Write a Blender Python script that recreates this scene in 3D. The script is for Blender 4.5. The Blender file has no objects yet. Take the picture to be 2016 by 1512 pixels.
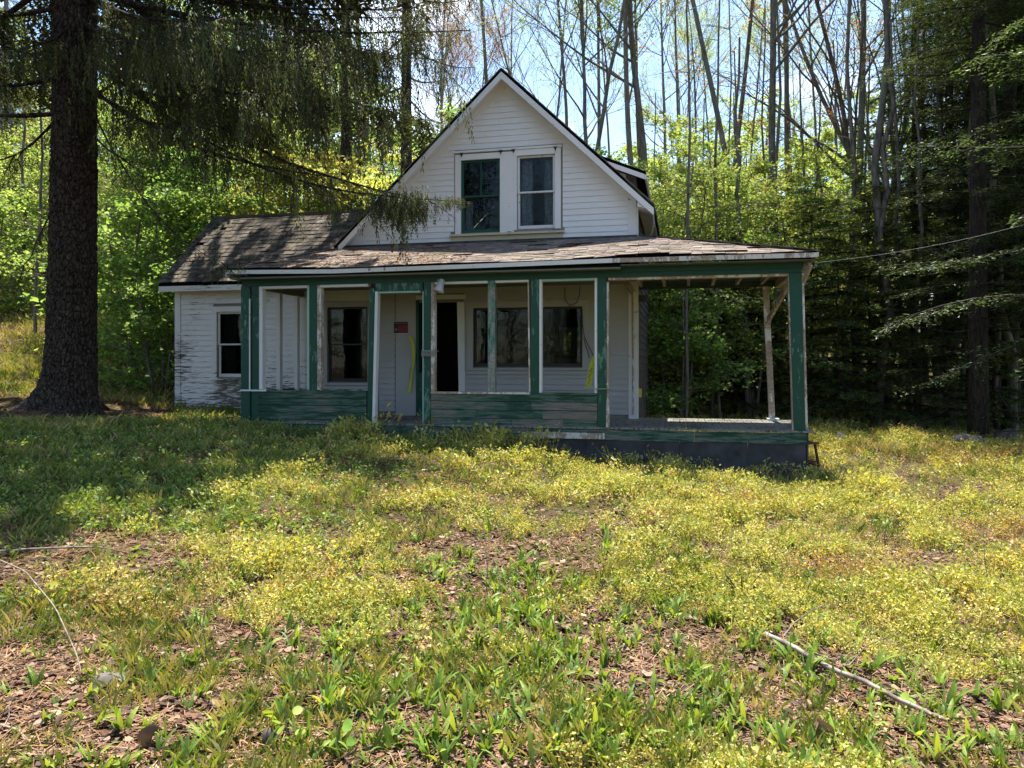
import bpy, math, random
import numpy as np
from mathutils import Vector, Matrix

SC = bpy.context.scene
COL = SC.collection
R = math.radians
PI = math.pi
random.seed(11)
RNG = np.random.default_rng(7)

# ------------------------------------------------------------------ camera
EYE = 0.9                      # eye height above the porch floor (z = 0)
FPX = 1500.0                   # focal length in photo pixels
cam_d = bpy.data.cameras.new('camera')
cam = bpy.data.objects.new('camera', cam_d)
COL.objects.link(cam)
cam.location = (0, 0, EYE)
cam.rotation_euler = (R(90), 0, 0)
cam_d.sensor_width = 36
cam_d.lens = 36 * FPX / 2016
cam_d.shift_y = -36 / 2016
cam_d.clip_start = 0.05
cam_d.clip_end = 3000
SC.camera = cam

# ------------------------------------------------------------------ sky and sun
SUN_EL, SUN_AZ = 71.0, -3.0      # azimuth: degrees from +Y towards -X (behind the house)
W = bpy.data.worlds.new('World')
SC.world = W
W.use_nodes = True
nt = W.node_tree
for n in list(nt.nodes):
    nt.nodes.remove(n)
wo = nt.nodes.new('ShaderNodeOutputWorld')
bg = nt.nodes.new('ShaderNodeBackground')
sky = nt.nodes.new('ShaderNodeTexSky')
sky.sky_type = 'NISHITA'
sky.sun_disc = False
sky.sun_elevation = R(SUN_EL)
sky.sun_rotation = R(-SUN_AZ)
sky.air_density = 1.2
sky.dust_density = 0.6
sky.ozone_density = 2.5
tc = nt.nodes.new('ShaderNodeTexCoord')
mp = nt.nodes.new('ShaderNodeMapping')
mp.inputs['Scale'].default_value = (1.6, 1.6, 3.2)
nz = nt.nodes.new('ShaderNodeTexNoise')
nz.inputs['Scale'].default_value = 2.1
nz.inputs['Detail'].default_value = 6
cr = nt.nodes.new('ShaderNodeValToRGB')
cr.color_ramp.elements[0].position = 0.55
cr.color_ramp.elements[1].position = 0.80
mx = nt.nodes.new('ShaderNodeMix')
mx.data_type = 'RGBA'
mx.inputs[7].default_value = (11.0, 11.6, 12.6, 1)
nt.links.new(tc.outputs['Generated'], mp.inputs[0])
nt.links.new(mp.outputs[0], nz.inputs['Vector'])
nt.links.new(nz.outputs['Fac'], cr.inputs[0])
nt.links.new(cr.outputs[0], mx.inputs[0])
nt.links.new(sky.outputs[0], mx.inputs[6])
nt.links.new(mx.outputs[2], bg.inputs[0])
bg.inputs['Strength'].default_value = 0.105
nt.links.new(bg.outputs[0], wo.inputs[0])

sun_d = bpy.data.lights.new('sun', 'SUN')
sun_d.energy = 5.0
sun_d.angle = R(0.6)
sun_d.color = (1.0, 0.93, 0.80)
sun = bpy.data.objects.new('sun', sun_d)
COL.objects.link(sun)
sdir = Vector((-math.sin(R(SUN_AZ)) * math.cos(R(SUN_EL)), math.cos(R(SUN_AZ)) * math.cos(R(SUN_EL)), math.sin(R(SUN_EL))))
sun.rotation_euler = sdir.to_track_quat('Z', 'Y').to_euler()
sun.location = (0, 0, 30)

vs = SC.view_settings
vs.view_transform = 'Standard'
vs.look = 'None'
vs.exposure = 1.5
vs.gamma = 1
vs.use_curve_mapping = False
SC.render.engine = 'CYCLES'
SC.cycles.max_bounces = 7
SC.cycles.diffuse_bounces = 4
SC.cycles.glossy_bounces = 2
SC.cycles.transmission_bounces = 4
SC.cycles.transparent_max_bounces = 6
SC.cycles.caustics_reflective = False
SC.cycles.caustics_refractive = False
SC.cycles.use_denoising = True
SC.cycles.sample_clamp_indirect = 6

# ------------------------------------------------------------------ mesh helpers
def link(o, parent=None):
    COL.objects.link(o)
    if parent is not None:
        o.parent = parent
    return o

def tag(o, label=None, cat=None, group=None, kind=None):
    if label: o['label'] = label
    if cat: o['category'] = cat
    if group: o['group'] = group
    if kind: o['kind'] = kind
    return o

def empty(name, loc=(0, 0, 0), rz=0.0, parent=None):
    o = bpy.data.objects.new(name, None)
    o.empty_display_size = 0.2
    o.location = loc
    o.rotation_euler = (0, 0, rz)
    return link(o, parent)

def np_mesh(name, V, F, mats, col=None, smooth=False, midx=None):
    """V (n,3); F a list of (m,k) int arrays"""
    me = bpy.data.meshes.new(name)
    V = np.asarray(V, dtype=np.float32)
    me.vertices.add(len(V))
    me.vertices.foreach_set('co', V.ravel())
    F = [np.asarray(f, dtype=np.int32) for f in F if len(f)]
    loops = np.concatenate([f.ravel() for f in F])
    sizes = np.concatenate([np.full(len(f), f.shape[1], dtype=np.int32) for f in F])
    starts = np.concatenate(([0], np.cumsum(sizes)[:-1])).astype(np.int32)
    me.loops.add(len(loops))
    me.loops.foreach_set('vertex_index', loops)
    me.polygons.add(len(sizes))
    me.polygons.foreach_set('loop_start', starts)
    if midx is not None:
        me.polygons.foreach_set('material_index', np.asarray(midx, dtype=np.int32))
    me.polygons.foreach_set('use_smooth', np.full(len(sizes), bool(smooth)))
    for m in (mats if isinstance(mats, (list, tuple)) else [mats]):
        me.materials.append(m)
    if col is not None:
        ca = me.attributes.new('col', 'FLOAT_COLOR', 'POINT')
        c4 = np.ones((len(V), 4), dtype=np.float32)
        c4[:, :3] = col
        ca.data.foreach_set('color', c4.ravel())
    me.update(calc_edges=True)
    me.validate()
    return me

def np_obj(name, V, F, mats, parent=None, col=None, smooth=False, midx=None):
    return link(bpy.data.objects.new(name, np_mesh(name, V, F, mats, col, smooth, midx)), parent)

class MB:
    def __init__(s):
        s.v = []; s.f = []
    def poly8(s, p):
        b = len(s.v); s.v += [tuple(q) for q in p]
        for q in ((0, 3, 2, 1), (4, 5, 6, 7), (0, 1, 5, 4), (1, 2, 6, 5), (2, 3, 7, 6), (3, 0, 4, 7)):
            s.f.append(tuple(b + i for i in q))
    def box(s, x0, x1, y0, y1, z0, z1):
        s.poly8([(x0, y0, z0), (x1, y0, z0), (x1, y1, z0), (x0, y1, z0), (x0, y0, z1), (x1, y0, z1), (x1, y1, z1), (x0, y1, z1)])
        return s
    def bar(s, a, b, w, t, up=(0, 0, 1)):
        """rectangular bar from a to b, w across (perpendicular to up and axis), t along up"""
        a = Vector(a); b = Vector(b); d = (b - a).normalized(); up = Vector(up)
        sd = d.cross(up).normalized(); u2 = sd.cross(d).normalized()
        P = []
        for q in (a, b):
            P.append([q - sd * w / 2 - u2 * t / 2, q + sd * w / 2 - u2 * t / 2, q + sd * w / 2 + u2 * t / 2, q - sd * w / 2 + u2 * t / 2])
        s.poly8(P[0] + P[1]); return s
    def prism(s, pts, off):
        """polygon pts (3D list, planar) extruded by off"""
        b = len(s.v); n = len(pts); off = Vector(off)
        s.v += [tuple(p) for p in pts] + [tuple(Vector(p) + off) for p in pts]
        s.f.append(tuple(b + i for i in reversed(range(n)))); s.f.append(tuple(b + n + i for i in range(n)))
        for i in range(n):
            j = (i + 1) % n
            s.f.append((b + i, b + j, b + n + j, b + n + i))
        return s
    def tube(s, pts, rad, n=6, cap=True):
        pts = [Vector(p) for p in pts]
        if not isinstance(rad, (list, tuple)): rad = [rad] * len(pts)
        b = len(s.v); ref = None
        for i, p in enumerate(pts):
            d = (pts[min(i + 1, len(pts) - 1)] - pts[max(i - 1, 0)])
            d = d.normalized() if d.length > 1e-9 else Vector((0, 0, 1))
            if ref is None:
                ref = Vector((1, 0, 0)) if abs(d.x) < .8 else Vector((0, 1, 0))
            a = (ref - d * ref.dot(d)).normalized(); ref = a; c = d.cross(a)
            for k in range(n):
                t = 2 * PI * k / n
                s.v.append(tuple(p + (a * math.cos(t) + c * math.sin(t)) * rad[i]))
        for i in range(len(pts) - 1):
            for k in range(n):
                k2 = (k + 1) % n
                s.f.append((b + i * n + k, b + i * n + k2, b + (i + 1) * n + k2, b + (i + 1) * n + k))
        if cap:
            s.f.append(tuple(b + k for k in reversed(range(n))))
            s.f.append(tuple(b + (len(pts) - 1) * n + k for k in range(n)))
        return s
    def mesh(s, name, mat, smooth=False):
        me = bpy.data.meshes.new(name)
        me.from_pydata(s.v, [], s.f)
        for m in (mat if isinstance(mat, (list, tuple)) else [mat]): me.materials.append(m)
        if smooth:
            me.polygons.foreach_set('use_smooth', [True] * len(me.polygons))
        me.update()
        return me
    def build(s, name, mat, parent=None, smooth=False):
        return link(bpy.data.objects.new(name, s.mesh(name, mat, smooth)), parent)

# value noise for masks
_T = RNG.random((256, 256))
def vn(x, y, sc=1.0, seed=0):
    x = np.asarray(x, dtype=float) * sc + seed * 17.3; y = np.asarray(y, dtype=float) * sc + seed * 9.7
    xi = np.floor(x).astype(int); yi = np.floor(y).astype(int)
    fx = x - xi; fy = y - yi
    fx = fx * fx * (3 - 2 * fx); fy = fy * fy * (3 - 2 * fy)
    a = _T[xi % 256, yi % 256]; b = _T[(xi + 1) % 256, yi % 256]; c = _T[xi % 256, (yi + 1) % 256]; d = _T[(xi + 1) % 256, (yi + 1) % 256]
    return (a * (1 - fx) + b * fx) * (1 - fy) + (c * (1 - fx) + d * fx) * fy
def fbm(x, y, sc=1.0, seed=0, o=3):
    s = 0; a = .5; t = 0
    for i in range(o):
        s = s + a * vn(x, y, sc * 2 ** i, seed + i * 3); t += a; a *= .55
    return s / t

# ------------------------------------------------------------------ terrain height
_CP = np.array([
 (0, 0, -.78), (0, 3, -.70), (-3, 3, -.68), (3, 3, -.74), (-5, 5, -.45), (0, 6, -.60), (3, 6, -.62), (-2.5, 8.5, -.38), (-5, 9, -.12),
 (-7.2, 12.3, .16), (-6.2, 14.0, .06), (-3.0, 12.1, -.05), (-4.4, 13.2, .0), (-8, 9, .0), (3.9, 10.0, -.56), (4.6, 8.5, -.62), (2, 8.5, -.5), (0, 9.6, -.36), (2.6, 10.3, -.52), (4.6, 10.6, -.55), (5.2, 9.4, -.58),
 (1.5, 10.6, -.42), (-1, 11.2, -.25), (5.0, 11.8, -.48), (6, 14, -.44), (8, 12, -.52), (9.5, 15, -.5), (10, 18, -.35), (4.5, 15, -.34), (5, 20, -.25), (2.5, 25, .2), (10, 30, .9), (20, 30, 1.4),
 (-14, 22, 2.5), (-10, 17, .95), (-9.5, 20, 1.8), (-20, 30, 7), (-8, 30, 4.3), (-12, 12, .55), (-14, 16, 1.3), (0, 35, 2.2), (0, 16, .05), (-4, 20, .9),
 (-15, 8, .3), (12, 8, -.75), (15, 15, -.7), (0, -10, -1.0), (-15, -5, -.7), (15, -5, -1.2), (30, 50, 4), (0, 50, 6), (-30, 50, 15), (-40, 25, 10), (40, 20, .5), (-25, 5, 2.0)], dtype=float)
def _phi(r2):
    return np.where(r2 > 1e-12, .5 * r2 * np.log(np.maximum(r2, 1e-12)), 0)
_n = len(_CP)
_K = _phi(((_CP[:, None, :2] - _CP[None, :, :2]) ** 2).sum(-1)) + np.eye(_n) * .15
_P = np.c_[np.ones(_n), _CP[:, :2]]
_Wt = np.linalg.solve(np.block([[_K, _P], [_P.T, np.zeros((3, 3))]]), np.r_[_CP[:, 2], 0, 0, 0])
def gh(x, y, bumps=True):
    x = np.atleast_1d(np.asarray(x, dtype=float)).ravel(); y = np.atleast_1d(np.asarray(y, dtype=float)).ravel()
    dx, dy = x - 0, y - 15
    r = np.sqrt(dx * dx + dy * dy); k = np.where(r > 42, 42 / np.maximum(r, 1e-6), 1)
    cx, cy = dx * k, 15 + dy * k
    out = np.empty(len(x))
    for i in range(0, len(x), 20000):
        a = cx[i:i + 20000]; b = cy[i:i + 20000]
        r2 = (a[:, None] - _CP[None, :, 0]) ** 2 + (b[:, None] - _CP[None, :, 1]) ** 2
        out[i:i + 20000] = _phi(r2) @ _Wt[:_n] + _Wt[_n] + a * _Wt[_n + 1] + b * _Wt[_n + 2]
    if bumps:
        out = out + (fbm(x, y, 1.3, 5) - .5) * .10 + (vn(x, y, 6, 9) - .5) * .025
    return out
def g1(x, y):
    return float(gh(x, y)[0])
def wpt(px, py, Y):
    """world point at distance Y seen at photo pixel (px, py)"""
    return Vector(((px - 1008) / FPX * Y, Y, EYE + (720 - py) / FPX * Y))
def wx(px, Y):
    return (px - 1008) / FPX * Y

# ------------------------------------------------------------------ materials
def newmat(name):
    m = bpy.data.materials.new(name); m.use_nodes = True
    t = m.node_tree
    for n in list(t.nodes): t.nodes.remove(n)
    out = t.nodes.new('ShaderNodeOutputMaterial')
    return m, t, out
def N(t, typ, **kw):
    n = t.nodes.new(typ)
    for k, v in kw.items():
        if k.startswith('i_'):
            n.inputs[k[2:].replace('_', ' ')].default_value = v
        else:
            setattr(n, k, v)
    return n
def ramp(t, stops, src=None):
    n = t.nodes.new('ShaderNodeValToRGB')
    e = n.color_ramp.elements
    while len(e) < len(stops): e.new(.5)
    for i, (p, c) in enumerate(stops):
        e[i].position = p
        e[i].color = (c, c, c, 1) if not isinstance(c, (tuple, list)) else (*c[:3], 1)
    if src is not None: t.links.new(src, n.inputs[0])
    return n
def mixc(t, fac, a, b, mode='MIX'):
    n = t.nodes.new('ShaderNodeMix'); n.data_type = 'RGBA'; n.blend_type = mode
    for idx, v in ((0, fac), (6, a), (7, b)):
        if hasattr(v, 'is_linked') or hasattr(v, 'links'):
            t.links.new(v, n.inputs[idx])
        elif idx == 0: n.inputs[0].default_value = v
        else: n.inputs[idx].default_value = (*v[:3], 1)
    return n.outputs[2]
def pbsdf(t, out, col, rough=.7, spec=.3, bump=None, bs=.3, bd=.01, metal=0):
    p = N(t, 'ShaderNodeBsdfPrincipled')
    if hasattr(col, 'links'): t.links.new(col, p.inputs['Base Color'])
    else: p.inputs['Base Color'].default_value = (*col[:3], 1)
    if hasattr(rough, 'links'): t.links.new(rough, p.inputs['Roughness'])
    else: p.inputs['Roughness'].default_value = rough
    p.inputs['Specular IOR Level'].default_value = spec
    p.inputs['Metallic'].default_value = metal
    if bump is not None:
        b = N(t, 'ShaderNodeBump'); b.inputs['Strength'].default_value = bs; b.inputs['Distance'].default_value = bd
        t.links.new(bump, b.inputs['Height']); t.links.new(b.outputs[0], p.inputs['Normal'])
    t.links.new(p.outputs[0], out.inputs[0])
    return p
def tex(t, scale, detail=4, rough=.55, sv=(1, 1, 1), kind='Object', off=(0, 0, 0)):
    c = N(t, 'ShaderNodeTexCoord'); m = N(t, 'ShaderNodeMapping')
    m.inputs['Scale'].default_value = sv; m.inputs['Location'].default_value = off
    n = N(t, 'ShaderNodeTexNoise'); n.inputs['Scale'].default_value = scale; n.inputs['Detail'].default_value = detail; n.inputs['Roughness'].default_value = rough
    t.links.new(c.outputs[kind], m.inputs[0]); t.links.new(m.outputs[0], n.inputs['Vector'])
    return n.outputs['Fac']
def math_(t, op, a, b=None):
    n = N(t, 'ShaderNodeMath', operation=op)
    for i, v in enumerate((a, b)):
        if v is None: continue
        if hasattr(v, 'links'): t.links.new(v, n.inputs[i])
        else: n.inputs[i].default_value = v
    return n.outputs[0]

def paint(name, base, under, wear=.5, sv=(1, 1, 6), scale=5.0, low=0.0, rough=.55, grime=(.45, .42, .36), chips=None):
    """weathered paint; wear is the noise threshold (higher = less peeled); low = extra peeling near the sill line (z < 1)"""
    m, t, out = newmat(name)
    n1 = tex(t, scale, 8, .65, sv)
    n2 = tex(t, .9, 3, .5, (1, 1, 1), off=(3, 1, 7))
    n3 = tex(t, scale * 6, 3, .6, sv, off=(5, 5, 1))
    s = math_(t, 'ADD', math_(t, 'MULTIPLY', n1, .62), math_(t, 'MULTIPLY', n2, .38))
    s = math_(t, 'ADD', s, math_(t, 'MULTIPLY', math_(t, 'SUBTRACT', n3, .5), .16))
    if low:
        c = N(t, 'ShaderNodeTexCoord'); sx = N(t, 'ShaderNodeSeparateXYZ'); t.links.new(c.outputs['Object'], sx.inputs[0])
        mr = N(t, 'ShaderNodeMapRange'); mr.inputs['From Min'].default_value = 1.5; mr.inputs['From Max'].default_value = -.1
        mr.inputs['To Min'].default_value = 0; mr.inputs['To Max'].default_value = low; t.links.new(sx.outputs[2], mr.inputs[0])
        s = math_(t, 'ADD', s, mr.outputs[0])
    f = ramp(t, [(wear, 0), (wear + .03, 1)], s)
    gr = ramp(t, [(.3, 1), (.75, 0)], tex(t, 2.2, 6, .6, (1, 1, .6), off=(9, 2, 2)))
    pc = mixc(t, math_(t, 'MULTIPLY', gr.outputs[0], .28), base, tuple(b * g * 1.6 for b, g in zip(base, grime)))
    if chips:
        cf = ramp(t, [(wear - .055, 0), (wear - .045, 1)], s)
        pc = mixc(t, cf.outputs[0], pc, chips)
    wg = ramp(t, [(.3, tuple(u * .45 for u in under)), (.7, under)], tex(t, 14, 5, .6, (sv[0] * .4, sv[1], sv[2] * 2)))
    c = mixc(t, f.outputs[0], pc, wg.outputs[0])
    inv = math_(t, 'SUBTRACT', 1.0, f.outputs[0])
    pbsdf(t, out, c, rough, .25, math_(t, 'ADD', inv, math_(t, 'MULTIPLY', n3, .5)), .5, .003)
    return m

def leafmat(name, tint=(1, 1, 1), trans=.45, var=.35, rough=.5, hue=.03, warm=(1.25, 1.1, .5)):
    m, t, out = newmat(name)
    a = N(t, 'ShaderNodeAttribute', attribute_name='col')
    oi = N(t, 'ShaderNodeObjectInfo')
    hs = N(t, 'ShaderNodeHueSaturation')
    t.links.new(mixc(t, 1.0, a.outputs['Color'], tint, 'MULTIPLY'), hs.inputs['Color'])
    v = math_(t, 'ADD', math_(t, 'MULTIPLY', oi.outputs['Random'], var), 1 - var / 2)
    t.links.new(v, hs.inputs['Value'])
    h = math_(t, 'ADD', math_(t, 'MULTIPLY', math_(t, 'FRACT', math_(t, 'MULTIPLY', oi.outputs['Random'], 7.13)), hue), .5 - hue / 2)
    t.links.new(h, hs.inputs['Hue'])
    p = N(t, 'ShaderNodeBsdfPrincipled'); p.inputs['Roughness'].default_value = rough; p.inputs['Specular IOR Level'].default_value = .35
    t.links.new(hs.outputs[0], p.inputs['Base Color'])
    tr = N(t, 'ShaderNodeBsdfTranslucent')
    t.links.new(mixc(t, 1.0, hs.outputs[0], warm, 'MULTIPLY'), tr.inputs[0])
    ms = N(t, 'ShaderNodeMixShader'); ms.inputs[0].default_value = trans
    t.links.new(p.outputs[0], ms.inputs[1]); t.links.new(tr.outputs[0], ms.inputs[2]); t.links.new(ms.outputs[0], out.inputs[0])
    return m

def barkmat(name, c1, c2, scale=6, sv=(3, 3, .6), bs=.8, bd=.02, lichen=None, plates=None):
    m, t, out = newmat(name)
    n1 = tex(t, scale, 8, .65, sv)
    n2 = tex(t, 1.3, 4, .6, (1, 1, .5), off=(4, 4, 4))
    c = mixc(t, ramp(t, [(.35, 0), (.65, 1)], n1).outputs[0], c1, c2)
    if lichen:
        c = mixc(t, ramp(t, [(.56, 0), (.66, .8)], n2).outputs[0], c, lichen)
    h = n1
    if plates:
        tcn = N(t, 'ShaderNodeTexCoord'); mpn = N(t, 'ShaderNodeMapping'); mpn.inputs['Scale'].default_value = (1, 1, .45)
        v = N(t, 'ShaderNodeTexVoronoi', feature='DISTANCE_TO_EDGE'); v.inputs['Scale'].default_value = plates
        t.links.new(tcn.outputs['Object'], mpn.inputs[0])
        wb = N(t, 'ShaderNodeMix'); wb.data_type = 'RGBA'; wb.inputs[0].default_value = .08
        nn2 = N(t, 'ShaderNodeTexNoise'); nn2.inputs['Scale'].default_value = 9; t.links.new(mpn.outputs[0], nn2.inputs['Vector'])
        t.links.new(mpn.outputs[0], wb.inputs[6]); t.links.new(nn2.outputs['Color'], wb.inputs[7]); t.links.new(wb.outputs[2], v.inputs['Vector'])
        e = ramp(t, [(.0, 0), (.10, 1)], v.outputs[0])
        c = mixc(t, e.outputs[0], tuple(x * .75 for x in c1), c)
        h = math_(t, 'ADD', math_(t, 'MULTIPLY', e.outputs[0], 1.2), n1)
    pbsdf(t, out, c, .9, .15, h, bs, bd)
    return m

def plain(name, c, rough=.6, spec=.3, metal=0, var=.0, scale=8):
    m, t, out = newmat(name)
    if var:
        n = tex(t, scale, 5)
        c2 = mixc(t, ramp(t, [(.3, 0), (.7, 1)], n).outputs[0], tuple(x * (1 - var) for x in c), tuple(min(1, x * (1 + var)) for x in c))
        pbsdf(t, out, c2, rough, spec, n, .2, .004, metal)
    else:
        pbsdf(t, out, c, rough, spec, metal=metal)
    return m

M_white = paint('white_paint', (.70, .71, .74), (.30, .27, .24), .64, (1, 1, 7), 5)
M_wing = paint('white_paint_peeling', (.70, .71, .73), (.16, .14, .125), .575, (.9, 1, 9), 6, low=.10)
M_porchwall = paint('white_paint_shaded', (.40, .40, .41), (.25, .23, .20), .66, (1, 1, 7), 5, low=.02)  # dingy white, lowered further to put the porch shade into the paint
M_trim = paint('white_trim_paint', (.66, .67, .69), (.28, .25, .22), .62, (2, 2, 2), 6)
M_trimbare = paint('bare_trim_wood', (.60, .58, .55), (.42, .33, .27), .46, (3, 3, 1), 5)
M_green = paint('green_paint', (.013, .066, .046), (.24, .22, .19), .630, (5, 5, 1.2), 4.5, rough=.45, chips=(.09, .19, .15))
M_greenH = paint('green_paint_boards', (.010, .052, .036), (.20, .18, .16), .560, (.8, 1, 8), 5, low=.03, rough=.5, chips=(.055, .115, .09))
M_greenbare = paint('worn_green_boards', (.010, .050, .036), (.23, .205, .185), .525, (.7, 1, 9), 5, rough=.6, chips=(.055, .115, .09))
M_greenbeam = paint('green_beam_paint', (.010, .055, .038), (.20, .18, .15), .68, (1, 1, 5), 5, rough=.45)
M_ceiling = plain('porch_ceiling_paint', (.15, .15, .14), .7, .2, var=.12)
M_dark = plain('dark_foundation_board', (.055, .055, .06), .85, .15, var=.4, scale=5)
M_floor = paint('porch_floor_paint', (.22, .22, .20), (.10, .085, .07), .52, (9, 1, 1), 4)
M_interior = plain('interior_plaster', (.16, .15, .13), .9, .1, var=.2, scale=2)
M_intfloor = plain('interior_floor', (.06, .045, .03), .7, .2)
M_black = plain('black_metal', (.02, .02, .02), .5, .4)
M_greysh = plain('grey_weathered_shingle', (.10, .095, .09), .9, .15, var=.45, scale=7)
M_sheath = plain('wall_sheathing', (.22, .2, .18), .9, .1)
M_cable = plain('cable_rubber', (.03, .03, .03), .6, .3)
M_cablew = plain('pale_cable', (.24, .24, .24), .6, .3)
M_wood = plain('brown_wood', (.09, .045, .028), .8, .2, var=.3)
M_curtain = plain('lace_curtain', (.42, .47, .52), .9, .1, var=.5, scale=22)
M_curtdark = plain('grey_curtain', (.06, .06, .055), .9, .1, var=.35, scale=9)
M_lamp = plain('grey_lamp_metal', (.38, .38, .38), .5, .5, var=.15)

def roofmat(name, cols, scale=9):
    m, t, out = newmat(name)
    a = N(t, 'ShaderNodeAttribute', attribute_name='col')
    n1 = tex(t, scale, 8, .7); n2 = tex(t, 1.1, 4, .6, off=(2, 8, 1))
    g = ramp(t, [(.30, cols[0]), (.50, cols[1]), (.70, cols[2])], n1).outputs[0]
    g = mixc(t, 1.0, g, a.outputs['Color'], 'MULTIPLY')
    moss = ramp(t, [(.55, 0), (.70, .65)], n2).outputs[0]
    g = mixc(t, moss, g, cols[3])
    gr = tex(t, 120, 2, .6)
    pbsdf(t, out, g, .92, .12, math_(t, 'ADD', n1, math_(t, 'MULTIPLY', gr, .6)), .6, .008)
    return m
M_roofP = roofmat('brown_asphalt_shingle', [(.09, .075, .065), (.20, .165, .145), (.29, .245, .22), (.13, .13, .08)])
M_roofW = roofmat('mossy_wood_shingle', [(.035, .032, .028), (.10, .088, .075), (.22, .185, .155), (.075, .085, .035)], 7)

def glassmat():
    m, t, out = newmat('window_glass')
    g = N(t, 'ShaderNodeBsdfGlossy'); g.inputs['Roughness'].default_value = .03; g.inputs['Color'].default_value = (.9, .95, .98, 1)
    n = tex(t, 2.5, 3)
    b = N(t, 'ShaderNodeBump'); b.inputs['Strength'].default_value = .12; b.inputs['Distance'].default_value = .02
    t.links.new(n, b.inputs['Height']); t.links.new(b.outputs[0], g.inputs['Normal'])
    tr = N(t, 'ShaderNodeBsdfTransparent'); tr.inputs[0].default_value = (.62, .65, .65, 1)
    fr = N(t, 'ShaderNodeFresnel'); fr.inputs[0].default_value = 1.30
    f = math_(t, 'MULTIPLY', fr.outputs[0], .9)
    ms = N(t, 'ShaderNodeMixShader'); t.links.new(f, ms.inputs[0]); t.links.new(tr.outputs[0], ms.inputs[1]); t.links.new(g.outputs[0], ms.inputs[2])
    t.links.new(ms.outputs[0], out.inputs[0])
    return m
M_glass = glassmat()

# ------------------------------------------------------------------ ground sheet
def ground_mat():
    m, t, out = newmat('forest_floor')
    n1 = tex(t, 1.1, 6, .6); n2 = tex(t, 14, 8, .7); n3 = tex(t, 60, 4, .7); n4 = tex(t, .35, 3, .5, off=(7, 3, 0))
    lit = ramp(t, [(.30, (.018, .012, .008)), (.45, (.06, .038, .025)), (.58, (.13, .085, .055)), (.75, (.25, .18, .12))], n2).outputs[0]
    lit = mixc(t, .35, lit, ramp(t, [(.35, (.03, .018, .012)), (.7, (.24, .17, .12))], n3).outputs[0])
    moss = ramp(t, [(.35, (.035, .038, .010)), (.65, (.12, .11, .03))], n3).outputs[0]
    f = ramp(t, [(.44, 0), (.58, .85)], n1).outputs[0]
    c = mixc(t, f, lit, moss)
    # open lawn on the far left rise and towards the woods on the right
    c = mixc(t, ramp(t, [(.5, 0), (.68, .5)], n4).outputs[0], c, (.20, .15, .055))
    pbsdf(t, out, c, .95, .1, math_(t, 'ADD', n2, n3), .9, .03)
    return m
M_ground = ground_mat()
def spaced(a, b, n, p=2.6):
    s = np.linspace(-1, 1, n); return np.sign(s) * np.abs(s) ** p * (b - a) / 2 + (a + b) / 2
gx = np.concatenate([[-900, -500, -300, -180, -110], np.linspace(-70, -16, 40), np.linspace(-15.5, 15.5, 200), np.linspace(16, 70, 40), [110, 180, 300, 500, 900]])
gy = np.concatenate([[-600, -200, -60], np.linspace(-30, 1, 20), np.linspace(1.2, 16, 170), np.linspace(16.5, 80, 70), [120, 200, 400, 900]])
GX, GY = np.meshgrid(gx, gy)
GZ = gh(GX, GY)
nx, ny = len(gx), len(gy)
idx = np.arange(nx * ny).reshape(ny, nx)
quads = np.stack([idx[:-1, :-1], idx[:-1, 1:], idx[1:, 1:], idx[1:, :-1]], -1).reshape(-1, 4)
ground = np_obj('ground', np.c_[GX.ravel(), GY.ravel(), GZ], [quads], M_ground, smooth=True)
tag(ground, kind='structure')

# ------------------------------------------------------------------ house (local frame: x along the front, y away from the lawn, z up; z = 0 porch floor)
HA = R(12.7)
HO = Vector((-1.67, 11.5, 0))
def U(px, v=0.0):
    """x in the house frame of the point of the plane y = v seen at photo column px"""
    k = (px - 1008) / FPX
    return (k * (11.5 + .9755 * v) + 1.67 - .2198 * v) / (.9755 + .2198 * k)
def Z(px, py, v=0.0):
    Y = 11.5 - .2198 * U(px, v) + .9755 * v
    return EYE + (720 - py) * Y / FPX
def HW(u, v, w=0):
    return Vector((HO.x + u * math.cos(HA) + v * math.sin(HA), HO.y - u * math.sin(HA) + v * math.cos(HA), w))
house = empty('house', HO, -HA)
tag(house, 'small abandoned white clapboard house with green screened porch and steep front gable', 'house')
VW = 1.8                                   # plane of the front wall (back of the porch)
UL, UR = U(348, VW), 3.40                   # ends of the front wall
VB = 6.0                                   # back of the main house
APU, APZ, SL = 1.19, 5.86, .955              # gable apex and slope
def roofz(u): return APZ - SL * abs(u - APU)

# openings of the front wall below 2.35: (u0, u1, z0, z1)
wA = (U(645, VW), U(725, VW), .61, 1.95)
wB = (U(932, VW), U(1147, VW), .88, 1.89)
wC = (U(428, VW), U(428, VW) + .74, .69, 1.90)
dr = (U(822, VW), U(904, VW), 0.02, 2.00)
OPEN = [wC, wA, dr, wB]
wD = (U(908, VW), U(985, VW), 3.19, 4.44)
wE = (U(1018, VW), U(1093, VW), 3.22, 4.46)
OPENG = [wD, wE]

def wall_sheet(name, u0, u1, z0, z1, v0, v1, openings, mat, parent):
    """wall of thickness v0..v1 with rectangular openings"""
    b = MB()
    us = sorted({u0, u1, *[o[0] for o in openings], *[o[1] for o in openings]})
    for a, c in zip(us[:-1], us[1:]):
        mid = (a + c) / 2
        hs = sorted([(o[2], o[3]) for o in openings if o[0] < mid < o[1]])
        z = z0
        for h0, h1 in hs:
            if h0 > z: b.box(a, c, v0, v1, z, h0)
            z = h1
        if z < z1: b.box(a, c, v0, v1, z, z1)
    return b.build(name, mat, parent)

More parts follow.
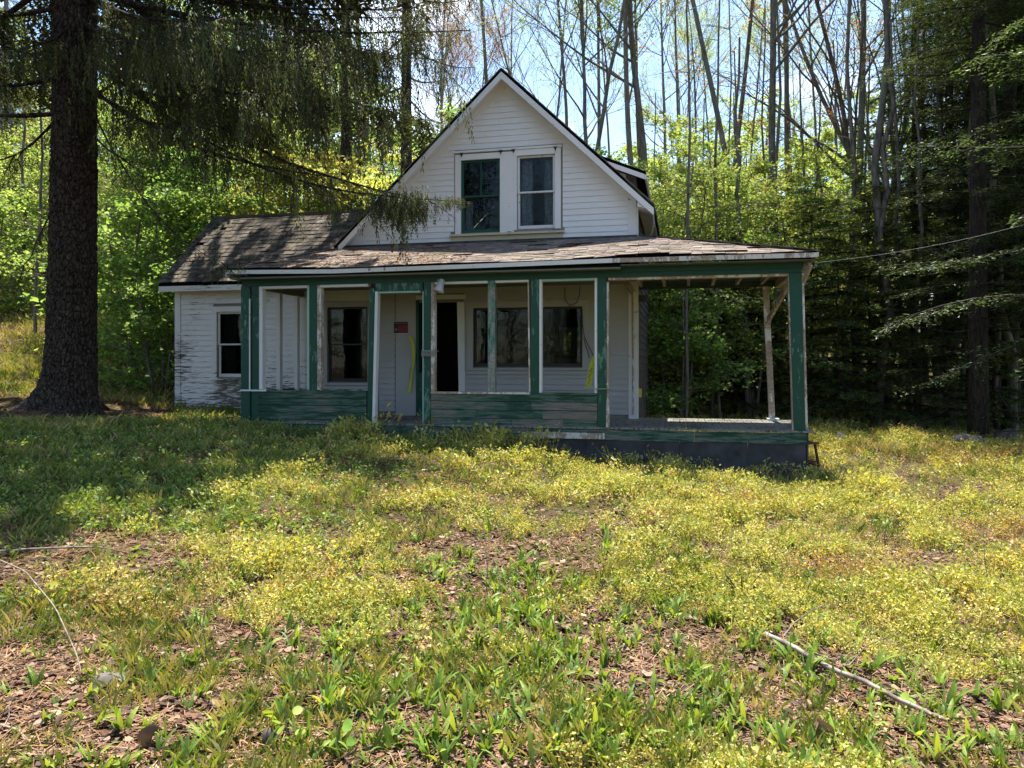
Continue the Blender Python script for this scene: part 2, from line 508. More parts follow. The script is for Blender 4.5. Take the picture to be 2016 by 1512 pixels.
wall = wall_sheet('front_wall', UL, UR, -.12, 2.42, VW, VW + .12, OPEN, M_sheath, house)
MB().box(-1.8, UR, VW, VW + .12, 2.421, 2.98).build('upper_wall', M_sheath, wall)
MB().prism([(-1.0, VB, 2.6), (UR - .1, VB, 2.6), (UR - .1, VB, 3.6), (APU, VB, 5.75), (-1.0, VB, 3.6)], (0, .1, 0)).build('attic_wall', M_interior, house)
MB().box(-1.75, UR - .1, VW + .125, VB, 2.98, 3.02).build('attic_floor', M_intfloor, house)
MB().box(-1.1, -1.0, VW + .125, VB, 2.5, 3.6).build('attic_wall', M_interior, house)
# gable wall sheathing (polygon with openings cut as strips)
gb = MB()
us = sorted({-1.82, APU, UR, wD[0], wD[1], wE[0], wE[1]})
for a, c in zip(us[:-1], us[1:]):
    mid = (a + c) / 2; z = 2.985; T0, T1 = roofz(a) - .06, roofz(c) - .06
    for o in OPENG:
        if o[0] < mid < o[1]:
            gb.box(a, c, VW, VW + .12, z, o[2]); z = o[3]
    gb.poly8([(a, VW, z), (c, VW, z), (c, VW + .12, z), (a, VW + .12, z), (a, VW, max(z, T0)), (c, VW, T1), (c, VW + .12, T1), (a, VW + .12, max(z, T0))])
gable = gb.build('gable_wall', M_sheath, house)

def board(u0b, u1b, u0t, u1t, z0, z1, v, sag=0.0, tilt=0.0, th=.014):
    b = MB(); j = random.uniform(-.0015, .0015); d0 = tilt * (u1b - u0b) / 2
    b.poly8([(u0b, v - th, z0 - d0 + j), (u1b, v - th + sag, z0 + d0 + j), (u1b, v, z0 + d0), (u0b, v, z0 - d0),
             (u0t, v - .004, z1 - d0), (u1t, v - .004, z1 + d0), (u1t, v, z1 + d0), (u0t, v, z1 - d0)])
    return b
def subtract(segs, cuts):
    for c0, c1 in cuts:
        n = []
        for a, b in segs:
            if c1 <= a or c0 >= b: n.append((a, b)); continue
            if c0 > a: n.append((a, c0))
            if c1 < b: n.append((c1, b))
        segs = n
    return [s for s in segs if s[1] - s[0] > .03]
# lower clapboards, ten centimetres to the weather
EXP = .098
DPL, DPR = U(778, VW), dr[0]               # smooth panel beside the door
cas = .085
zc = -.10; row = 0
while zc < 2.60:
    z1 = zc + EXP
    cuts = [(o[0] - cas, o[1] + cas) for o in OPEN if o[2] - .1 < z1 - .02 and zc + .02 < o[3] + cas]
    cuts.append((DPL, DPR + .01))
    cuts.append((-1.16, -1.10))
    for a, b_ in subtract([(UL + .10, UR - .12)], cuts):
        if a > -1.2 and zc < 0: continue
        pieces = [(a, b_)]
        if b_ - a > 1.6:
            c = a + (b_ - a) * (.35 + .3 * ((row * 37) % 10) / 10); pieces = [(a, c - .001), (c + .001, b_)]
        for p0, p1 in pieces:
            wing = p1 < -1.12
            tl = random.uniform(-.0035, .0035) if wing else random.uniform(-.0012, .0012)
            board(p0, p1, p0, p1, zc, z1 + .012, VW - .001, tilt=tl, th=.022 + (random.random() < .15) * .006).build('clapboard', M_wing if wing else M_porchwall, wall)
    zc = z1; row += 1
# gable clapboards
zc = 3.02; row = 0
while zc < 5.66:
    z1 = zc + .1
    half_b, half_t = (APZ - .17 - zc) / SL, (APZ - .17 - z1) / SL
    L0, L1 = max(APU - half_b, -1.80), max(APU - half_t, -1.80)
    R0, R1 = min(APU + half_b, UR - .13), min(APU + half_t, UR - .13)
    if zc < wD[3] + .10:
        cut = (wD[0] - .12, wE[1] + .13)
    else: cut = None
    if zc + .03 < wD[2] - .03 : cut = (wD[0] - .19, wE[1] + .16) if zc > 3.05 else None
    if half_t > .02:
        if cut is None:
            c = APU + (((row * 53) % 17) / 17 - .5) * half_b
            for (a0, a1, b0, b1) in ((L0, c, L1, c), (c + .002, R0, c + .002, R1)) if half_b > .6 else ((L0, R0, L1, R1),):
                board(a0, a1, b0, b1, zc, z1 + .010, VW - .001, th=.020).build('clapboard', M_white, gable)
        else:
            board(L0, cut[0], L1, cut[0], zc, z1 + .01, VW - .001, th=.020).build('clapboard', M_white, gable)
            board(cut[1], R0, cut[1], R1, zc, z1 + .01, VW - .001, th=.020).build('clapboard', M_white, gable)
    zc = z1; row += 1

def trim(name, u0, u1, z0, z1, v0, v1, mat=None, parent=house):
    return MB().box(u0, u1, v0, v1, z0, z1).build(name, mat or M_trim, parent)
# corner boards, frieze, joint boards
trim('corner_board', UR - .125, UR + .004, -.10, 2.96, VW - .026, VW - .002)
trim('corner_board', UR - .135, UR + .004, 2.99, 3.62, VW - .028, VW - .002)
trim('corner_board', UR + .006, UR + .03, -.10, 3.5, VW - .02, VW + .10)
trim('corner_board', UL - .004, UL + .095, -.16, 2.34, VW - .028, VW - .002, M_wing)
trim('corner_board', UL - .03, UL - .006, -.16, 2.3, VW - .02, VW + .12, M_wing)
trim('frieze_board', UL + .097, -2.2, 2.25, 2.36, VW - .03, VW - .002)
trim('water_table', UL + .097, -1.2, -.2, -.105, VW - .03, VW + .05, M_wing)
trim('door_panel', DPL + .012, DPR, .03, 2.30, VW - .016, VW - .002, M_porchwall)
trim('joint_gap', DPL - .006, DPL + .010, .02, 2.33, VW - .012, VW - .001, M_black)
trim('sill_trim', -1.3, UR - .14, 2.985, 3.02, VW - .05, VW - .002, M_white)

def window(o, v, cw, mat_sash, mat_cas, muntin=False, sill=True, rail=True, curtain=None, head=None, parent=house, side=None, name='window', mull=()):
    u0, u1, z0, z1 = o
    head = head or cw; lo, ro = (side or (cw, cw))
    b = MB()
    b.box(u0 - lo, u0, v - .032, v + .10, z0 - .02, z1 + head)
    b.box(u1, u1 + ro, v - .032, v + .10, z0 - .02, z1 + head)
    b.box(u0 + .0005, u1 - .0005, v - .032, v + .10, z1, z1 + head)
    w = b.build(name, mat_cas, parent)
    if sill:
        s = MB().box(u0 - lo - .03, u1 + ro + .03, v - .07, v + .10, z0 - .055, z0 - .021)
        s.box(u0 - lo, u1 + ro, v - .036, v - .002, z0 - .13, z0 - .057)
        s.build('sill', mat_cas, w)
    bounds = [u0] + [m for m in mull] + [u1]
    for i, m_ in enumerate(mull):
        MB().box(m_ - .035, m_ + .035, v - .02, v + .08, z0, z1 - .001).build('mullion', mat_cas, w)
    for a, c in zip(bounds[:-1], bounds[1:]):
        a2 = a + (.036 if a != u0 else .001); c2 = c - (.036 if c != u1 else .001)
        zm = (z0 + z1) / 2 + .0; st = .042
        if not rail: spans = [(z0 + .001, z1 - .001, v + .03)]
        else: spans = [(z0 + .001, zm + .012, v + .045), (zm - .012, z1 - .001, v + .018)]
        for (s0, s1, vv) in spans:
            f = MB()
            f.box(a2, a2 + st, vv, vv + .028, s0, s1).box(c2 - st, c2, vv, vv + .028, s0, s1)
            f.box(a2 + st + .0005, c2 - st - .0005, vv, vv + .028, s0, s0 + (.06 if s0 < zm - .1 else .028)).box(a2 + st + .0005, c2 - st - .0005, vv, vv + .028, s1 - (.035 if s1 > zm + .1 else .026), s1)
            if muntin and s1 > zm + .1:
                f.box((a2 + c2) / 2 - .011, (a2 + c2) / 2 + .011, vv + .004, vv + .022, s0 + .03, s1 - .036)
            f.build('sash', mat_sash, w)
            MB().box(a2 + st * .8, c2 - st * .8, vv + .012, vv + .016, s0 + .02, s1 - .02).build('pane', M_glass, w)
    if curtain:
        for (ca, cb, cz0, cz1, cm) in curtain:
            nseg = 14; V = []; F = []
            for i in range(nseg + 1):
                for j in range(7):
                    uu = ca + (cb - ca) * i / nseg + .012 * math.sin(j * 1.3 + i)
                    V.append((uu, v + .13 + .03 * math.sin(i * 1.9 + .3 * j), cz0 + (cz1 - cz0) * j / 6 + .01 * math.sin(i * 2.2)))
            for i in range(nseg):
                for j in range(6):
                    F.append((i * 7 + j, (i + 1) * 7 + j, (i + 1) * 7 + j + 1, i * 7 + j + 1))
            c = MB(); c.v = V; c.f = F
            c.build('curtain', cm, w, smooth=True)
    return w

dk = M_black
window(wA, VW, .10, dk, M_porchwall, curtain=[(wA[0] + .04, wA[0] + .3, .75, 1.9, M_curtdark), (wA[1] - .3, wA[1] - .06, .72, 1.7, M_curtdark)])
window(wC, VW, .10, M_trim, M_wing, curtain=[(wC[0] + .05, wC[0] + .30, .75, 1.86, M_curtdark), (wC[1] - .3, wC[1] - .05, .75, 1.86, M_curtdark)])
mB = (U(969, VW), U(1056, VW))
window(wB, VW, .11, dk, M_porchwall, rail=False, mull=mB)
sg = paint('green_sash_paint', (.012, .075, .05), (.2, .18, .15), .68)
wd = window(wD, VW, .12, sg, M_white, muntin=True, sill=False, head=.10, side=(.10, .05), curtain=[(wD[0] + .04, wD[0] + .17, 3.25, 3.75, M_curtain)])
we = window(wE, VW, .12, M_trim, M_white, sill=False, head=.10, side=(.05, .10), curtain=[(wE[0] + .05, wE[0] + .24, 3.26, 4.40, M_curtain), (wE[1] - .21, wE[1] - .04, 3.26, 4.40, M_curtain)])
mid0, mid1 = wD[1] + .051, wE[0] - .051
trim('mullion_board', mid0, mid1, 3.17, 4.54, VW - .034, VW - .002, M_white)
b = MB(); b.box(wD[0] - .19, wE[1] + .16, VW - .09, VW + .05, 3.125, 3.160); b.box(wD[0] - .15, wE[1] + .13, VW - .04, VW - .002, 3.035, 3.123)
b.build('window_sill', paint('cream_sill_paint', (.50, .46, .34), (.2, .18, .15), .60), house)
trim('window_head', wD[0] - .13, wE[1] + .12, 4.565, 4.60, VW - .05, VW - .002, M_white)
# shutter hooks above the upper windows
for px, py in ((910, 306), (987, 300), (1012, 298), (1094, 293), (1004, 460)):
    u_, z_ = U(px, VW), Z(px, py, VW)
    h = MB(); h.box(u_ - .017, u_ + .017, VW - .05, VW - .034, z_ - .012, z_ + .028); h.tube([(u_ - .03, VW - .055, z_ + .03), (u_, VW - .06, z_ + .005), (u_ + .03, VW - .055, z_ + .03)], .006, 5); h.tube([(u_, VW - .055, z_ - .045), (u_, VW - .055, z_)], .007, 5)
    h.build('shutter_hook', M_black, house)

# door: dark open doorway with a half open screen door leaf and leaning jamb
d = MB()
d.poly8([(dr[0] - .02, VW - .03, .02), (dr[0] + .03, VW - .03, .02), (dr[0] + .03, VW + .1, .02), (dr[0] - .02, VW + .1, .02), (dr[0] - .02, VW - .03, 2.05), (dr[0] + .03, VW - .03, 2.05), (dr[0] + .03, VW + .1, 2.05), (dr[0] - .02, VW + .1, 2.05)])
df = d.build('door_frame', M_green, house)
MB().poly8  # (kept simple: right jamb leans)
j = MB(); j.poly8([(dr[1] + .01, VW - .034, .02), (dr[1] + .12, VW - .034, .02), (dr[1] + .12, VW + .1, .02), (dr[1] + .01, VW + .1, .02), (dr[1] - .03, VW - .034, 2.0), (dr[1] + .10, VW - .034, 2.0), (dr[1] + .10, VW + .1, 2.0), (dr[1] - .03, VW + .1, 2.0)])
j.build('jamb', M_trim, df)
MB().box(dr[0] - .02, dr[1] + .12, VW - .033, VW + .1, 2.051, 2.13).build('head_casing', M_trim, df)
dd = MB().box(dr[0] + .05, dr[0] + .085, VW + .12, VW + .9, .03, 1.98).build('door', plain('dark_door_paint', (.03, .05, .045), .5, .3, var=.2), house)
MB().tube([(dr[0] + .09, VW + .82, .98), (dr[0] + .14, VW + .82, .98)], .026, 10).build('handle', M_black, dd, True)
MB().box(dr[0] + .031, dr[0] + .10, VW - .02, VW + .0, .03, .78).build('kick_board', M_green, df)

# inside: floors, ceilings and walls so that the rooms read dark
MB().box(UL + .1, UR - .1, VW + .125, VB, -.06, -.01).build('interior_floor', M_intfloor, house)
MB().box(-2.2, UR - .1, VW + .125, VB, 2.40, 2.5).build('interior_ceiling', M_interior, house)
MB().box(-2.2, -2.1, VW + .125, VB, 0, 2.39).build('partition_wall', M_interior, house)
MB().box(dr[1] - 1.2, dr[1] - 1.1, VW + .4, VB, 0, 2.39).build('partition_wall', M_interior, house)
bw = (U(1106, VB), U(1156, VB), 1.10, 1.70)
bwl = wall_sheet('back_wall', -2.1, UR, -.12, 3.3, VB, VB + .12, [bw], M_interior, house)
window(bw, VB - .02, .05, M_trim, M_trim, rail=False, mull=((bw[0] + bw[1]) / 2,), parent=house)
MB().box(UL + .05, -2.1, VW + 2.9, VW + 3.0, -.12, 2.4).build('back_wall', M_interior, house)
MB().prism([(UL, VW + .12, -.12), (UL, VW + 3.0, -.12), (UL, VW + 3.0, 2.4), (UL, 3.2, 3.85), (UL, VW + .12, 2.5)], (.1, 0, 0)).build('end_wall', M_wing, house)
# right side wall with grey shingles
b = MB().box(UR - .1, UR - .005, VW + .125, VB, -.12, 3.55).build('side_wall', M_greysh, house)
sh = MB()
z = -.1
while z < 3.5:
    y = VW + .12
    while y < VB - .02:
        w = random.uniform(.09, .17)
        sh.poly8([(UR - .004, y, z), (UR + .018, y, z + random.uniform(-.008, .004)), (UR + .018, min(y + w, VB), z), (UR - .004, min(y + w, VB), z), (UR - .004, y, z + .14), (UR + .004, y, z + .14), (UR + .004, min(y + w, VB), z + .14), (UR - .004, min(y + w, VB), z + .14)])
        y += w + .006
    z += .13
o = sh.build('shingles', M_greysh, b); tag(o, kind='stuff')

# ---- roofs
def slab(name, pts, th, mat, parent=house):
    P = [Vector(p) for p in pts]
    return MB().prism([p - Vector((0, 0, th)) for p in P], (0, 0, th)).build(name, mat, parent)
def courses(name, parent, mat, eave0, eave1, top0, top1, n_vec, rows, tabw, th=.012, jit=.006, lift=.004, missing=0.0):
    """courses of shingles on the quad eave0-eave1-top1-top0; each shingle its own bit of geometry"""
    e0, e1, t0, t1, nn = map(Vector, (eave0, eave1, top0, top1, n_vec)); nn.normalize()
    V = []; F = []; C = []
    for r in range(rows):
        f0, f1 = r / rows, min((r + 1.25) / rows, 1.0)
        a0, a1 = e0.lerp(t0, f0), e1.lerp(t1, f0); b0, b1 = e0.lerp(t0, f1), e1.lerp(t1, f1)
        L = (a1 - a0).length; x = -random.uniform(0, tabw)
        while x < L:
            w = tabw * random.uniform(.75, 1.2)
            s0, s1 = max(x, 0) / L, min(x + w - .006, L) / L
            x += w
            if s1 - s0 < .002 or random.random() < missing: continue
            k = random.uniform(0, jit); lf = lift + random.uniform(0, jit)
            dn = (a0 - b0).normalized() * random.uniform(-jit, jit)
            q = [a0.lerp(a1, s0) + nn * lf + dn, a0.lerp(a1, s1) + nn * (lf + k * .5) + dn, b0.lerp(b1, s1) + nn * .001, b0.lerp(b1, s0) + nn * .001]
            bb = len(V)
            V += [tuple(p) for p in q] + [tuple(p + nn * th) for p in q]
            for g in ((0, 3, 2, 1), (4, 5, 6, 7), (0, 1, 5, 4), (1, 2, 6, 5), (2, 3, 7, 6), (3, 0, 4, 7)): F.append([bb + i for i in g])
            g = random.uniform(.55, 1.25); hue = random.uniform(-.06, .06)
            C += [(g * (1 + hue), g, g * (1 - hue))] * 8
    o = np_obj(name, V, [np.array(F)], mat, parent, col=np.array(C)); tag(o, kind='stuff'); return o

VR0, VR1 = 1.50, VB + .25
eR = APU + 2.50; eL = APU - 3.02
def rz(u): return roofz(u)
mr = slab('main_roof', [(APU, VR0, APZ), (eR, VR0, rz(eR)), (eR, VR1, rz(eR)), (APU, VR1, APZ)], .03, M_roofP)
slab('roof_slope', [(eL, VR0, rz(eL)), (APU - .001, VR0, APZ), (APU - .001, VR1, APZ), (eL, VR1, rz(eL))], .03, M_roofP, mr)
courses('shingles', mr, M_roofP, (eR, VR0, rz(eR)), (eR, VR1, rz(eR)), (APU, VR0, APZ), (APU, VR1, APZ), (SL, 0, 1), 24, .3)
courses('shingles', mr, M_roofP, (eL, VR1, rz(eL)), (eL, VR0, rz(eL)), (APU, VR1, APZ), (APU, VR0, APZ), (-SL, 0, 1), 28, .3)
# rake boards and soffits
nrm = Vector((SL, 0, 1)).normalized()
for sgn, ue in ((1, eR), (-1, APU - 2.94)):
    a = Vector((APU, 0, APZ - .055)); e = Vector((ue, 0, rz(ue) - .055))
    dpt = .145 / math.cos(math.atan(SL)) * .58
    def P(v, dz0, dz1, aa, ee):
        return [(aa.x, v, aa.z - dz1), (ee.x, v, ee.z - dz1), (ee.x, v, ee.z - dz0), (aa.x, v, aa.z - dz0)]
    r_ = MB().prism(P(VR0 - .002, 0, dpt, a, e), (0, .024, 0)).build('rake_board', M_trim, mr)
    MB().prism(P(VR0 + .024, .012, .03, a, e), (0, VW - VR0 - .03, 0)).build('soffit', M_trim, mr)
    MB().prism(P(VW - .03, .031, .16, a, e if sgn < 0 else Vector((UR, 0, rz(UR) - .055))), (0, .026, 0)).build('rake_frieze', M_white, mr)
# eave return on the right
MB().prism([(UR + .031, VR0 + .03, 3.46), (eR - .03, VR0 + .03, 3.40), (eR - .03, VR0 + .03, 3.43), (UR + .031, VR0 + .03, 3.63)], (0, 4.6, 0)).build('eave_soffit', M_trim, mr)
MB().tube([(eR - .02, VR0 + .15, 3.42), (eR + .0, VR0 + .2, 3.2), (UR + .22, VR0 + .35, 2.98)], .014, 6).build('drip_pipe', M_cablew, house)
# dormer on the right slope
dm = MB().prism([(2.70, 2.7, rz(2.70) - .04), (3.34, 2.7, rz(3.34) - .04), (3.34, 2.7, 4.22), (2.70, 2.7, 4.47)], (0, .06, 0)).build('dormer', M_greysh, house)
MB().prism([(2.72, 2.69, rz(2.72) + .01), (3.16, 2.69, rz(3.16) + .01), (3.16, 2.69, 4.27), (2.72, 2.69, 4.45)], (0, .008, 0)).build('cheek_panel', M_trim, dm)
MB().box(3.28, 3.34, 2.765, 4.9, 3.75, 4.2).build('dormer_wall', M_greysh, dm)
MB().prism([(2.45, 2.5, 4.65), (3.52, 2.5, 4.21), (3.52, 2.5, 4.26), (2.45, 2.5, 4.70)], (0, 2.6, 0)).build('dormer_roof', M_roofP, dm)
MB().prism([(2.50, 2.475, 4.53), (3.50, 2.475, 4.12), (3.50, 2.475, 4.205), (2.50, 2.475, 4.615)], (0, .022, 0)).build('fascia', M_trim, dm)
MB().box(3.503, 3.53, 2.48, 5.0, 4.12, 4.2).build('fascia', M_trim, dm)

# wing roof
WE, WR = 1.50, 3.2; WEz, WRz = 2.42, 3.95; WUL, WUR = UL - .16, -.95
wr = slab('wing_roof', [(WUL, WE, WEz), (WUR, WE, WEz), (WUR, WR, WRz), (WUL, WR, WRz)], .05, M_roofW)
slab('roof_slope', [(WUL, WR + .001, WRz), (WUR, WR + .001, WRz), (WUR, 4.9, WEz), (WUL, 4.9, WEz)], .05, M_roofW, wr)
courses('shingles', wr, M_roofW, (WUL - .01, WE - .02, WEz), (WUR, WE - .02, WEz), (WUL - .01, WR, WRz), (WUR, WR, WRz), (0, -.9, 1), 17, .16, .014, .012, .004, missing=.015)
MB().box(WUL, WUR, WR - .06, WR + .06, WRz - .02, WRz + .03).build('ridge_board', M_greysh, wr)
MB().box(WUL, -2.9, WE - .005, WE + .02, WEz - .15, WEz - .05).build('fascia', M_wing, wr)
MB().prism([(WUL - .004, WE, WEz - .06), (WUL - .004, WR, WRz - .06), (WUL - .004, WR, WRz - .19), (WUL - .004, WE + .02, WEz - .16)], (.022, 0, 0)).build('rake_board', M_wing, wr)
MB().box(WUL + .02, -2.2, WE + .021, VW - .031, WEz - .10, WEz - .085).build('soffit', M_wing, wr)

# ---- porch
porch = empty('porch', (0, 0, 0), 0, house)
PR, PL = 5.85, -2.76; PE = -.28; PZ = 2.40; TZ = 3.02
uHR, uHL = 3.50, -1.72
SGN = 14
def sagz(u):   # the eave has settled a little
    return -.028 * math.sin(max(0, min(1, (u + 2.9) / 6.2)) * PI) + .012 * math.sin(u * 2.1)
rs = MB()
def pr(u, f):   # point on the front slope at fraction f
    a = Vector((u, PE, PZ + sagz(u)))
    return a
vt = []; pf = []
NU, NF = 24, 6
for i in range(NU + 1):
    for jx in range(NF + 1):
        f = jx / NF; s = i / NU
        ue = PL + (PR - PL) * s; ut = uHL + (uHR - uHL) * s
        u_ = ue + (ut - ue) * f
        vt.append((u_, PE + (VW - PE) * f, PZ + (TZ - PZ) * f + sagz(u_) * (1 - f) - .045))
for i in range(NU):
    for jx in range(NF):
        a = i * (NF + 1) + jx; pf.append((a, a + NF + 1, a + NF + 2, a + 1))
n0 = len(vt); vt += [(x, y, z + .045) for x, y, z in vt]
pf = [tuple(reversed(q)) for q in pf] + [tuple(i + n0 for i in q) for q in pf]
for jx in range(NF):
    a = jx; pf.append((a, a + 1, a + 1 + n0, a + n0)); a = NU * (NF + 1) + jx; pf.append((a + 1, a, a + n0, a + 1 + n0))
for i in range(NU):
    a = i * (NF + 1); pf.append((a + NF + 1, a, a + n0, a + NF + 1 + n0))
rs.v = vt; rs.f = pf
proof = rs.build('porch_roof', M_roofP, house)
slab('roof_slope', [(PR, PE, PZ), (PR, 2.15, PZ), (uHR, 2.15, TZ), (uHR, VW, TZ)], .045, M_roofP, proof)
slab('roof_slope', [(PL, PE, PZ + .01), (uHL, VW, TZ), (PL, VW - .3, PZ + .01)], .04, M_roofP, proof)
# asphalt tabs in courses; the eave follows the settled line
V = []; F = []; C = []
rows = 16
nn = Vector((0, -.29, 1)).normalized()
def pt(s, f):
    ue = PL + (PR - PL) * s; ut = uHL + (uHR - uHL) * s
    u_ = ue + (ut - ue) * f
    return Vector((u_, PE + (VW - PE) * f, PZ + (TZ - PZ) * f + sagz(u_) * (1 - f)))
def upt(u, f):
    a = PL + (uHL - PL) * f; b_ = PR + (uHR - PR) * f
    return pt((u - a) / (b_ - a), f)
for r_i in range(rows):
    f0 = (r_i - .12) / rows; f1 = min((r_i + 1.2) / rows, 1)
    lo, hi = PL + (uHL - PL) * f0 + .0, PR + (uHR - PR) * f0
    lo1, hi1 = PL + (uHL - PL) * f1, PR + (uHR - PR) * f1
    x = lo - random.uniform(0, .3)
    while x < hi:
        w = random.choice((.30, .30, .30, .15, .45)) * random.uniform(.96, 1.04)
        a, c = max(x, lo), min(x + w - .008, hi); x += w
        if c - a < .02: continue
        lf = .003 + random.uniform(0, .008) + (random.random() < .06) * .015; dn = random.uniform(-.006, .006) / 2
        f0j = f0 + dn
        q = [upt(a, f0j) + nn * lf, upt(c, f0j) + nn * (lf + random.uniform(0, .006)), upt(min(max(c, lo1), hi1), f1) + nn * .001, upt(min(max(a, lo1), hi1), f1) + nn * .001]
        bb = len(V); V += [tuple(p) for p in q] + [tuple(p + nn * .007) for p in q]
        for g in ((0, 3, 2, 1), (4, 5, 6, 7), (0, 1, 5, 4), (1, 2, 6, 5), (2, 3, 7, 6), (3, 0, 4, 7)): F.append([bb + i for i in g])
        g = random.uniform(.72, 1.15); hue = random.uniform(-.04, .05)
        C += [(g * (1 + hue), g, g * (1 - hue))] * 8
o = np_obj('shingles', V, [np.array(F)], M_roofP, proof, col=np.array(C)); tag(o, kind='stuff')
cap = MB()
for (a, c) in (((PR, PE, PZ), (uHR, VW, TZ)), ((PL, PE, PZ), (uHL, VW, TZ))):
    a = Vector(a); c = Vector(c)
    for i in range(10):
        cap.bar(a.lerp(c, i / 10) + Vector((0, 0, .012)), a.lerp(c, (i + 1.2) / 10 if i < 9 else 1) + Vector((0, 0, .022)), .2, .012)
o = cap.build('hip_shingles', plain('hip_cap', (.13, .11, .10), .9, .1, var=.3), proof); tag(o, kind='stuff')
# flashing at the foot of the gable
MB().box(-1.72, UR + .02, VW - .12, VW - .06, TZ - .03, TZ + .012).build('flashing', M_dark, proof)
# fascia in uneven lengths
for a, c in ((PL, -1.0), (-.995, 1.2), (1.205, 3.2), (3.205, PR)):
    f = MB(); za, zc_ = PZ + sagz(a), PZ + sagz(c)
    f.poly8([(a, PE - .022, za - .082), (c, PE - .022, zc_ - .082), (c, PE + .003, zc_ - .082), (a, PE + .003, za - .082), (a, PE - .022, za - .022), (c, PE - .022, zc_ - .022), (c, PE + .003, zc_ - .022), (a, PE + .003, za - .022)])
    f.build('fascia', M_trimbare if a > 3 else M_trim, proof)
MB().poly8  # end fascias
MB().box(PR + .001, PR + .024, PE - .022, 2.2, PZ - .082, PZ - .022).build('fascia', M_trimbare, proof)
MB().box(PL - .024, PL - .001, PE - .022, 1.5, PZ - .13, PZ - .022).build('fascia', M_trim, proof)
# ceiling boards of the porch and open rafters at the right
CB = 2.245
u_ = PL + .15
MB().box(PL + .03, 3.3, PE + .03, VW - .035, CB, CB + .02).build('ceiling', M_ceiling, porch)
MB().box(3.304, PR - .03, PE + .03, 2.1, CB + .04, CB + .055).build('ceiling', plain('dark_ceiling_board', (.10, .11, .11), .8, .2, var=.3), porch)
for i in range(7):
    uu = 3.45 + i * .38
    MB().box(uu, uu + .045, .09, 2.05, CB - .045, CB + .038).build('rafter', M_trimbare, porch)
# beams
FV0, FV1 = -.05, .05
BT, BB = 2.262, 2.145
def fpost(x0, x1, z0, z1, mat=M_green, name='post', v0=FV0, v1=FV1, lean=0.0, x0t=None, parent=porch):
    u0, u1 = U(x0), U(x1)
    b = MB(); l = lean
    b.poly8([(u0, v0, z0), (u1, v0, z0), (u1, v1, z0), (u0, v1, z0), (u0 + l, v0, z1), (u1 + l, v0, z1), (u1 + l, v1, z1), (u0 + l, v1, z1)])
    return b.build(name, mat, parent)
uA, uZ = U(480), U(1577)
MB().box(uA, uZ, FV0 - .012, FV1 + .03, BB, BT).build('beam', M_greenbeam, porch)
MB().box(uA + .02, uZ + .02, FV0 - .03, FV0 - .013, BT - .05, 2.315).build('bed_moulding', M_greenbeam, porch)
MB().box(U(1198), uZ - .1, FV0 + .02, FV1 + .02, BB - .035, BB - .001).build('beam_lining', M_trimbare, porch)
MB().box(uZ - .11, uZ - .02, FV1 + .031, VW + .2, BB, BT).build('side_beam', M_trimbare, porch)
MB().box(uA + .01, uA + .10, FV1 + .031, VW - .03, BB, BT).build('side_beam', M_ceiling, porch)
MB().box(UR + .04, uZ - .12, VW + .1, VW + .2, BB + .02, BT).build('back_beam', plain('dark_green_beam', (.03, .05, .04), .6, .2, var=.3), porch)
# corner post at the left (two boards and a nailed strip)
fpost(480, 497, -.12, BB - .001, v0=FV0 - .03)
fpost(498, 513, .03, BB - .001)
fpost(496, 498, .5, 1.95, M_trim, 'stop_strip', v0=FV0 - .034, v1=FV0 - .02)
fpost(513.5, 520, .53, BB - .001, M_trim, 'stop_strip')
fpost(520.5, 607.5, BB - .04, BB - .001, M_trim, 'stop_strip')
fpost(608, 612, .53, BB - .001, plain('pale_green_strip', (.30, .45, .38), .6), 'stop_strip', v0=FV0 - .008)
fpost(612.5, 627, .50, BB - .001)
fpost(627.5, 635, .53, BB - .001, M_trimbare, 'stop_strip')
fpost(635.5, 727, BB - .04, BB - .001, M_trim, 'stop_strip')
# door opening with leaning post
fpost(725, 734.5, -.02, BB - .07, lean=.045)
fpost(735, 740.5, .02, BB - .12, M_trim, 'stop_strip', lean=.05)
fpost(742, 834, BB - .125, BB - .001, M_green, 'header')
fpost(748, 830, BB - .150, BB - .126, plain('pale_green_strip', (.30, .45, .38), .6), 'stop_strip')
fpost(834.5, 836.5, -.02, BB - .13, plain('pale_green_edge', (.28, .42, .36), .6), 'stop_strip', v0=FV0 - .012)
fpost(837, 850, -.05, BB - .001, v0=FV0 - .01)
fpost(850.5, 857.5, .51, BB - .001, M_trimbare, 'stop_strip')
fpost(858, 961.5, BB - .035, BB - .001, M_trim, 'stop_strip')
fpost(962, 976, .49, BB - .001, paint('green_paint_flaking', (.014, .085, .055), (.34, .33, .30), .50, (5, 5, 1.2), 4.5, low=.10, chips=(.09, .19, .15)))
fpost(976.5, 1042, BB - .032, BB - .001, M_trim, 'stop_strip')
fpost(1042.5, 1045.5, .5, BB - .001, M_trimbare, 'stop_strip', lean=-.02)
fpost(1046, 1062.5, .40, BB - .001)
fpost(1063, 1067.5, .50, BB - .001, M_trim, 'stop_strip')
fpost(1068, 1171, BB - .032, BB - .001, plain('pale_green_lath', (.30, .45, .38), .6), 'stop_strip')
fpost(1171.5, 1176.5, .50, BB - .001, M_trim, 'stop_strip')
fpost(1177, 1194.5, .0, BB - .001, v0=FV0 - .01)
fpost(1195, 1199, .0, BB - .06, M_trimbare, 'stop_strip')
fpost(1194, 1201, -.05, .40, M_trimbare, 'post_scab', v0=FV0 - .012, v1=FV0 - .0005)
